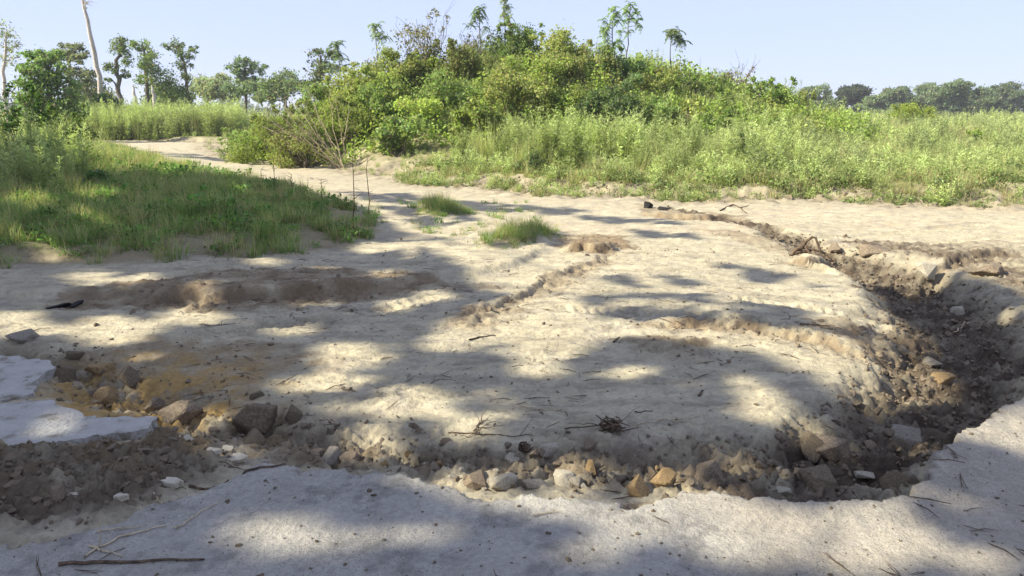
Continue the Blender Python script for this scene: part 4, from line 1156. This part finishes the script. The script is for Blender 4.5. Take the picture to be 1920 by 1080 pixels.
RK = 'stones along the broken pavement edge'
ROCKS = [
    (1060, 915, 68, M_CREAM, 'largest cream-white stone in the row at the pavement edge', .85),
    (945, 915, 60, M_CREAM, 'cracked cream stone left of the largest white one', .7),
    (895, 910, 52, M_CLOD, 'grey-brown crusted lump at the left of the front stone row', .6),
    (1003, 915, 50, M_GREY, 'flat grey stone between two cream stones', .5),
    (1110, 895, 40, M_ORANGE, 'small ochre stone standing behind the front row', 1.0),
    (1195, 930, 58, M_ORANGE, 'ochre stone at the very pavement edge, left of the big one', .85),
    (1245, 922, 62, M_ORANGE, 'biggest ochre stone, right end of the front row', .85),
    (1143, 905, 26, M_ORANGE, 'tiny ochre pebble between the ochre stones', .9),
    (1163, 908, 34, M_BROWN, 'dark stone between the ochre ones', .8),
    (1185, 896, 30, M_BROWN, 'dark pointed stone behind the ochre stones', .9),
    (1085, 912, 36, M_GREY, 'small grey stone tucked right of the largest white one', .7),
    (1330, 905, 90, M_CLOD, 'broad sandy lump right of the biggest ochre stone', .6),
    (1290, 895, 30, M_BROWN, 'small brown stone behind the sandy lump', .8),
    (960, 868, 44, M_CREAM, 'crumbly cream clump behind the front row', .6),
    (1030, 870, 50, M_CREAM, 'crumbly pale clump behind the largest white stone', .6),
    (800, 860, 40, M_BROWN, 'rough brown lump at the left of the crumbly clumps', .8),
    (1540, 925, 88, M_BROWN, 'big brown rock at the right part of the pavement edge', .6),
    (1500, 905, 40, M_CLOD, 'earthy stone left of the big brown rock', .7),
    (1560, 885, 92, M_CLOD, 'long pale-brown boulder in the ditch mouth', .55),
    (1530, 862, 62, M_BROWN, 'reddish dark stone behind the long boulder', .75),
    (1630, 858, 46, M_CLOD, 'rounded brown stone right of the long boulder', .7),
    (1700, 838, 74, M_GREY, 'flat bluish-grey stone at the ditch mouth', .38),
    (1690, 905, 52, M_BROWN, 'dark stone under the right pavement edge', .8),
    (1740, 875, 48, M_CLOD, 'earthy lump at the right corner of the pavement', .8),
    (1625, 905, 62, M_CREAM, 'white broken plate among the dark stones', .28),
    (1470, 935, 34, M_CREAM, 'small white stone at the pavement edge, left of the big brown rock', .6),
    (1680, 815, 30, M_BROWN, 'small dark stone above the flat grey one', .9),
    (1752, 695, 34, M_GREY, 'rounded grey stone on the ditch floor', .9),
    (1770, 722, 60, M_ORANGE, 'sunlit orange-tinted stone on the ditch floor', .5),
    (1738, 550, 46, M_CREAM, 'pale stone lying in the upper ditch', .7),
    (1800, 592, 36, M_CREAM, 'pale yellowish lump on the right ditch bank', .7),
    (1780, 785, 36, M_BROWN, 'brown stone low on the right ditch bank', .7),
    (1640, 500, 60, M_CLOD, 'slab of crusted sand tilted into the upper ditch', .4),
    (1860, 520, 70, M_CLOD, 'crumbling yellowish clod on the right bank top', .5),
    (1570, 470, 40, M_CLOD, 'crusted clod beside the root arch', .5),
    (190, 752, 62, M_ORANGE, 'big ochre rock left in the washed-out hole', .85),
    (240, 755, 50, M_BROWN, 'square brown rock right beside the big ochre rock', .95),
    (285, 756, 44, M_CLOD, 'sandy-brown rock right of the square one', .75),
    (180, 700, 66, M_ORANGE, 'ochre rock behind the big one in the hole', .6),
    (118, 712, 46, M_BROWN, 'brown rock under the left slab corner', .8),
    (140, 690, 40, M_BROWN, 'dark rock above the left slab corner', .7),
    (330, 810, 84, M_CLOD, 'brown dome-shaped rock at the tip of the white slab', .65),
    (40, 668, 60, M_GREY, 'grey stone behind the far left slab', .45),
    (478, 748, 32, M_BROWN, 'small brown stone alone on the shaded sand', .85),
    (547, 795, 42, M_BROWN, 'dark brown stone alone on the sand near the trench', .8),
    (615, 860, 56, M_GREY, 'grey rock leaning over the trench', .8),
    (590, 858, 40, M_CLOD, 'earthy rock left of the leaning grey rock', .7),
    (480, 830, 110, M_BROWN, 'long earthy boulder lying in the trench', .45),
    (650, 868, 44, M_CLOD, 'rough clod right of the leaning grey rock', .7),
]
for i, (px, py, w, mat, lab, fl) in enumerate(ROCKS):
    put_rock(px, py, w * 1.1, mat, lab, flat=fl, seed=i * 3 + 1, group=RK)
_r = np.random.default_rng(44)
for i in range(110):
    px = _r.uniform(690, 1340); py = np.interp(px, [690, 830, 900, 1180, 1290, 1340], [872, 898, 912, 918, 903, 905]) - abs(_r.normal(0, 16))
    put_rock(px, py, _r.uniform(9, 23), [M_CLOD, M_CREAM, M_BROWN, M_GREY, M_CLOD, M_ORANGE][i % 6], ['little earthy', 'little cream', 'little brown', 'little grey', 'little earthy', 'little ochre'][i % 6] + ' stone in the ' + ('far left' if px < 790 else 'left' if px < 900 else 'middle' if px < 1020 else 'right' if px < 1180 else 'far right') + ' part of the front stone row', 'small_stone', _r.uniform(.5, .9), 400 + i, 'little stones of the front row')
for i in range(46):
    px = _r.uniform(1390, 1770); py = np.interp(px, [1390, 1480, 1690, 1770], [915, 928, 925, 850]) - abs(_r.normal(0, 38))
    put_rock(px, py, _r.uniform(10, 26), [M_CLOD, M_BROWN, M_BROWN, M_GREY][i % 4], ['little earthy', 'little brown', 'little brown', 'little grey'][i % 4] + ' stone in the ditch mouth, ' + ('left of the long boulder' if px < 1510 else 'around the long boulder' if px < 1640 else 'right of the long boulder'), 'small_stone', _r.uniform(.5, .9), 500 + i, 'little stones of the ditch mouth')

put_rock(1216, 391, 24, M_DARK, 'black broken lump of asphalt on the far edge of the washout', 'asphalt_lump', .9, 301, cat='lump', z0=0, tall=1.3)
put_rock(1245, 394, 34, M_DARK, 'low black piece in place of the shadow trailing right of the upright lump', 'asphalt_lump', .35, 302, cat='lump', z0=0)  # flat black piece put in for the shadow trailing right of the lump
put_rock(100, 578, 54, M_DARK, 'black asphalt piece lying on the sand at left', 'asphalt_lump', .3, 303, cat='lump', z0=0)
put_rock(140, 574, 40, M_DARK, 'smaller black asphalt piece right of the other one at left', 'asphalt_lump', .3, 304, cat='lump', z0=0)

def root_clump(px, py, w, h, n, label, seed):
    """matted ball of fine roots and soil"""
    r = np.random.default_rng(seed); x, y = G(px, py, -.03); z = H(x, y); s = w / FPX * math.hypot(y, CAMZ)
    T = Tubes()
    c = np.zeros(3)
    for k in range(n):
        a = r.normal(0, 1, (7, 3)) * np.array([s * .3, s * .22, s * h * .3]); a[:, 2] = np.abs(a[:, 2]); a[0] = 0
        t = np.linspace(0, 6, 16); p = np.stack([np.interp(t, np.arange(7), np.convolve(np.pad(a[:, i], 1, 'edge'), [.25, .5, .25], 'valid')) for i in range(3)], 1)
        T.add(p, np.linspace(.006, .003, 16), 4)
    o = link('root_clump', T.mesh('root_clump'), M_TWIG); o.location = (x, y, z + .004)
    tag(o, label, 'roots')
root_clump(1145, 822, 60, .6, 26, 'dark matted clump of roots on the sand', 1)
root_clump(985, 848, 30, 1.3, 20, 'small upright mat of dark roots left of the other clump', 2)

def slab(px_poly, ztop, thick, label, name='pavement_fragment', group=None, tilt=(0, 0), seed=0):
    import bmesh
    r = np.random.default_rng(seed + 40)
    if ztop is None:                                           # rests on the ground where it lies
        ztop = .0
        for _ in range(3): ztop = H(*GP(px_poly, ztop).mean(0)) + .013
    P = GP(px_poly, ztop); out = []
    for i in range(len(P)):
        a, b = P[i], P[(i + 1) % len(P)]; L = np.linalg.norm(b - a); n = max(2, int(L / .025))
        for k in range(n):
            t = k / n; q = a + (b - a) * t; nr = np.array([-(b - a)[1], (b - a)[0]]) / max(L, 1e-6)
            out.append(q + nr * (r.normal(0, .0035) + .036 * float(fbm(np.array([q[0] * 7.]), np.array([q[1] * 7. + seed]), 640, 4, .72)[0]) * min(1, L * 4) * (.3 if name == 'slab_chip' else 1)))
    out = np.array(out); c = out.mean(0)
    bm = bmesh.new()
    top = [bm.verts.new((p[0] - c[0], p[1] - c[1], (p[0] - c[0]) * tilt[0] + (p[1] - c[1]) * tilt[1] + r.normal(0, .0015))) for p in out]
    f = bm.faces.new(top); bm.normal_update()
    if f.normal.z < 0: f.normal_flip()
    ret = bmesh.ops.extrude_face_region(bm, geom=[f]); vs = [g for g in ret['geom'] if isinstance(g, bmesh.types.BMVert)]
    for v in vs: v.co.z -= thick + r.normal(0, .004); v.co.x *= 1.0 + r.normal(0, .012); v.co.y *= 1.0 + r.normal(0, .012)
    bm.normal_update(); bmesh.ops.recalc_face_normals(bm, faces=bm.faces)
    bmesh.ops.triangulate(bm, faces=[q for q in bm.faces if len(q.verts) > 4])
    me = bpy.data.meshes.new('slab'); bm.to_mesh(me); bm.free()
    o = link(name, me, M_CREAM if name == 'slab_chip' else M_SLAB); o.location = (c[0], c[1], ztop)
    return tag(o, label, 'slab', group)

SG = 'broken pavement slabs at the left'
slab([(-260, 690), (-100, 668), (0, 668), (45, 672), (100, 676), (98, 692), (70, 708), (62, 735), (40, 742), (0, 750), (-150, 758), (-280, 740)], .022, .08,
     'far left white pavement slab with a ragged right end', group=SG, seed=1, tilt=(.0, .02))
slab([(-260, 775), (-100, 760), (0, 753), (90, 750), (120, 765), (180, 785), (230, 782), (296, 784), (278, 806), (240, 812), (160, 822), (60, 836), (0, 838), (-200, 846)], .025, .08,
     'near left white pavement slab tapering to a point', group=SG, seed=2, tilt=(.01, .0))
for i, (px, py, w, lab) in enumerate([(345, 822, 34, 'small white pavement chip at the left of the chip row'), (375, 826, 40, 'long white chip second in the row left of the pavement'),
                                      (400, 842, 30, 'white chip in the middle of the chip row'), (440, 856, 44, 'last white chip of the row next to the pavement corner'),
                                      (425, 840, 26, 'smallest white chip of the row'), (322, 900, 40, 'white flake lying in the dark rubble'),
                                      (225, 928, 30, 'pale flake in the rubble left of the white flake'), (138, 928, 24, 'small pale flake far left in the rubble')]):
    h = w / 2
    slab([(px - h, py + 2), (px - h * .5, py - h * .28), (px + h * .5, py - h * .33), (px + h, py - h * .05), (px + h * .7, py + h * .25), (px - h * .2, py + h * .30)], None, .02, lab,
         'slab_chip', 'white pavement chips', (r_ := .1 * math.sin(i * 2.3), .16 * math.cos(i * 1.7)), 10 + i)

def ground_line(pts, lift=.006, n=14, amp=.0, seed=0):
    r = np.random.default_rng(seed)
    g = GP(pts); L = np.concatenate([[0], np.cumsum(np.linalg.norm(np.diff(g, axis=0), axis=1))]); t = np.linspace(0, L[-1], n)
    x = np.interp(t, L, g[:, 0]) + r.normal(0, amp, n); y = np.interp(t, L, g[:, 1]) + r.normal(0, amp, n)
    z, _ = terrain(x, y)
    z = np.maximum(z, np.convolve(np.pad(z, 2, 'edge'), np.ones(5) / 5, 'valid'))
    return np.stack([x, y, z + lift], 1)

def stick(pts, rad, label, name='stick', mat=None, lift=.006, seed=0, branches=0, group=None, cat='stick'):
    r = np.random.default_rng(seed + 9)
    p = ground_line(pts, lift, 14, .004, seed); b = p[0].copy()
    T = Tubes(); T.add(p - b, np.linspace(rad, rad * .5, 14), 6)
    for k in range(branches):
        i = r.integers(3, 12); d = unit(np.array([r.normal(), r.normal(), abs(r.normal(0, .4))])) * r.uniform(.06, .18)
        T.add(wob(p[i] - b, p[i] - b + d, 5, .006, r), np.linspace(rad * .6, rad * .25, 5), 4)
    o = link(name, T.mesh('stick'), mat or M_TWIG); o.location = b
    return tag(o, label, cat, group)

SK = 'sticks lying on the ground'
for i, (pts, rad, lab, br) in enumerate([
        ([(880, 638), (905, 630), (930, 624)], .007, 'short straight dark stick on the sunny sand at centre', 0),
        ([(1150, 640), (1162, 632)], .007, 'stub of stick standing at the small scarp', 1),
        ([(840, 805), (900, 812), (1000, 814)], .004, 'long thin forked twig on sand above the front stones', 7),
        ([(890, 808), (898, 796), (905, 788)], .004, 'upright side twig in the middle of the forked twig', 5),
        ([(1060, 808), (1140, 806), (1170, 815)], .004, 'arched thin root over the dark root clump', 4),
        ([(1190, 800), (1250, 790), (1310, 780)], .003, 'hair-thin straw right of the root clump', 0),
        ([(975, 757), (1050, 768), (1080, 773)], .003, 'thin pale straight straw on the shaded sand', 0),
        ([(1190, 774), (1225, 773)], .004, 'short arched twig on the shaded sand', 0),
        ([(375, 608), (400, 616), (440, 609)], .004, 'bent twig on sand between two sun flecks', 1),
        ([(600, 775), (640, 792)], .004, 'short straw beside the dark brown stone', 1),
        ([(625, 800), (630, 790)], .008, 'stubby upright stick above the grey rock', 0),
        ([(420, 905), (520, 888), (600, 878)], .006, 'long curved stick lying along the pavement corner', 0),
        ([(355, 912), (430, 917)], .006, 'short dark stick at the pavement left edge', 0),
        ([(330, 1010), (360, 990), (410, 962)], .003, 'diagonal straw on the pavement near the rubble', 0),
        ([(160, 1060), (220, 1025), (310, 1003)], .004, 'long diagonal straw at the bottom left', 1),
        ([(115, 1074), (250, 1070), (385, 1068)], .007, 'thick dark stick lying flat along the bottom edge', 0),
        ([(170, 1040), (230, 1060)], .004, 'crossing straw at the bottom left', 0),
        ([(180, 1012), (265, 1005)], .003, 'level straw above the crossing straws', 0),
        ([(290, 938), (320, 957)], .003, 'short straw on the pavement tip', 0),
        ([(1310, 745), (1318, 736)], .006, 'tiny dark chip of wood on shaded sand', 0),
        ([(1000, 985), (1050, 975)], .003, 'short level straw above the lower pavement', 0),
        ([(1500, 620), (1540, 616), (1580, 622)], .006, 'dark root lying along the scarp at right', 2),
        ([(1790, 575), (1825, 562)], .006, 'pale straight stick on the right ditch bank', 0),
        ([(1350, 395), (1375, 385), (1400, 398)], .012, 'small forked branch on the far sand crust', 4)]):
    stick(pts, rad, lab, seed=i, branches=br, group=SK, mat=M_STRAW if ('straw' in lab or 'pale straight stick' in lab) else None)

def root_arch():
    b = np.append(G(1480, 474), 0); b[2] = H(b[0], b[1])
    o = root('tree_root', b, 'dark root arching out of the sand at the head of the ditch', 'root')
    r = np.random.default_rng(3)
    for k, (e0, m, e1) in enumerate([((0, 0), (1526, 441), (1548, 470)), ((1500, 470), (1512, 455), (1526, 443)), ((0, 0), (1530, 466), (1570, 476))]):
        a = np.zeros(3) if e0 == (0, 0) else AT(*e0, b[1]) - b
        mm = AT(*m, b[1]) - b; e = AT(*e1, b[1] - .1) - b; e[2] = -.05
        t = np.linspace(0, 1, 12)[:, None]
        p = np.where(t < .6, a + (mm - a) * t / .6, mm + (e - mm) * (t - .6) / .4) + r.normal(0, .008, (12, 3))
        T = Tubes(); T.add(p, np.linspace(.022, .010, 12), 6)
        link('root_branch', T.mesh('root_branch'), M_TWIG, o)
root_arch()

# weed stems standing out of the verge grass
for i, (px, py0, py1, lab) in enumerate([(663, 392, 290, 'tallest bare weed stem on the verge end'), (690, 385, 305, 'thin pale weed stem right of the tallest one'),
                                         (515, 352, 310, 'dark bare weed stem in the middle of the verge'), (491, 350, 320, 'short branched dry weed left of the dark stem'),
                                         (604, 372, 338, 'pair of short dry stems on the verge'), (549, 358, 328, 'thin short stem between the dry weeds')]):
    g = G(px, py0 + 8, .2); b = np.array([g[0], g[1], H(*g)]); r = np.random.default_rng(i + 60)
    e = AT(px - 2, py1, g[1]) - b
    T = Tubes(); p = wob((0, 0, -.05), e, 9, .008, r); T.add(p, np.linspace(.010, .004, 9), 5)
    for k in range(9):
        s = p[r.integers(3, 9)]; T.add(wob(s, s + np.array([r.normal(0, .06), r.normal(0, .06), abs(r.normal(0, .06))]), 4, .004, r), np.linspace(.004, .002, 4), 4)
    o = link('weed_stem', T.mesh('weed_stem'), M_TWIG); o.location = b
    tag(o, lab, 'weed', 'dry weed stems on the verge')

# countless crumbs of soil and gravel in the washed-out places
def crumbs():
    r = np.random.default_rng(91)
    protos = [rock_mesh(700 + i, .7, 12, 1) for i in range(6)]
    cs = proto_collection('soil_crumbs', protos, M_CLOD)
    q = np.stack([r.uniform(-3.2, 5.2, 110000), r.uniform(2.6, 10, 110000)], 1)
    z, m = terrain(q[:, 0], q[:, 1], False)
    pr = np.clip(m['ditch'] * 1.0 + m['trench'] * .55 + m['rub'] * .9 + .15 * m['rb'], 0, 1) * (1 - m['pav']) * .42 + .002 * (1 - m['pav']) + m['steep'] * .05 + m['soil'] * .02
    q = q[r.random(len(q)) < pr]
    s = np.clip(r.lognormal(math.log(.0095), .55, len(q)), .003, .032)
    spread_stuff('soil_crumbs', q, cs, 6, .8, 1.2, 'crumbled soil and gravel littering the ditch and trench', 'gravel', r, .5, sz=s, sink=-.004)
    protos2 = [rock_mesh(720 + i, .6, 12, 1) for i in range(4)]
    cg = proto_collection('sand_grit', protos2, M_BROWN)
    q = np.stack([r.uniform(-3.5, 4.5, 3600), 1.9 + 7 * r.random(3600) ** 1.4], 1)
    s = np.clip(r.lognormal(math.log(.005), .5, len(q)), .002, .016)
    spread_stuff('sand_grit', q, cg, 4, .8, 1.2, 'dark specks of grit and bark scattered over sand and pavement', 'grit', r, .5, sz=s, sink=-.001)
    # clods on the eroded edge of the field
    q = np.stack([r.uniform(-6, 16, 9000), r.uniform(12, 19, 9000)], 1)
    z, m = terrain(q[:, 0], q[:, 1], False)
    q = q[(r.random(len(q)) < np.exp(-((m['df'] + .3) / .55) ** 2) * .5)]
    s = np.clip(r.lognormal(math.log(.028), .5, len(q)), .01, .09)
    spread_stuff('field_edge_clods', q, cs, 6, .8, 1.2, 'crumbling dirt clods along the raised edge of the field', 'dirt', r, .5, sz=s, sink=0)
crumbs()

def litter():
    r = np.random.default_rng(95)
    T = []
    for i in range(4):
        t = Tubes()
        for k in range(2 + i % 2):
            a = r.uniform(-.3, .3); L = r.uniform(.06, .12)
            t.add(np.array([[-L * .5, 0, .002], [0, r.normal(0, .006), .006], [L * .5, math.sin(a) * L * .4, .002]]), [.0012, .0012, .0008], 3)
        T.append(t.mesh('needle'))
    c = proto_collection('needle_litter', T, M_TWIG)
    q = np.stack([r.uniform(-3.5, 3.5, 1500), 1.9 + 6 * r.random(1500) ** 1.5], 1)
    k = fbm(q[:, 0] * .9, q[:, 1] * .9, 501, 2) > .0
    spread_stuff('needle_litter', q[k], c, 4, .6, 1.5, 'pine needles and bits of straw strewn on the ground', 'litter', r, .1, sink=-.002)
litter()

# ------------------------------------------------------------------ the hazy air between here and the far trees
def haze():
    x0, x1, y0, y1, z0, z1 = -700, 700, -60, 1600, -2.0, 17.0
    v = np.array([(x, y, z) for z in (z0, z1) for y in (y0, y1) for x in (x0, x1)])
    f = np.array([[0, 2, 3, 1], [4, 5, 7, 6], [0, 1, 5, 4], [2, 6, 7, 3], [0, 4, 6, 2], [1, 3, 7, 5]])
    m, t, n, l = nt('hazy_air')
    pv = N(t, 'ShaderNodeVolumePrincipled'); pv.inputs['Color'].default_value = (.90, .94, 1.0, 1); pv.inputs['Density'].default_value = .0006
    pv.inputs['Anisotropy'].default_value = .2
    o = N(t, 'ShaderNodeOutputMaterial'); l.new(pv.outputs[0], o.inputs['Volume'])
    ob = link('haze', mesh_from('haze', v, f), m)
    ob['kind'] = 'stuff'; ob['label'] = 'thin pale haze in the air over the field'
haze()
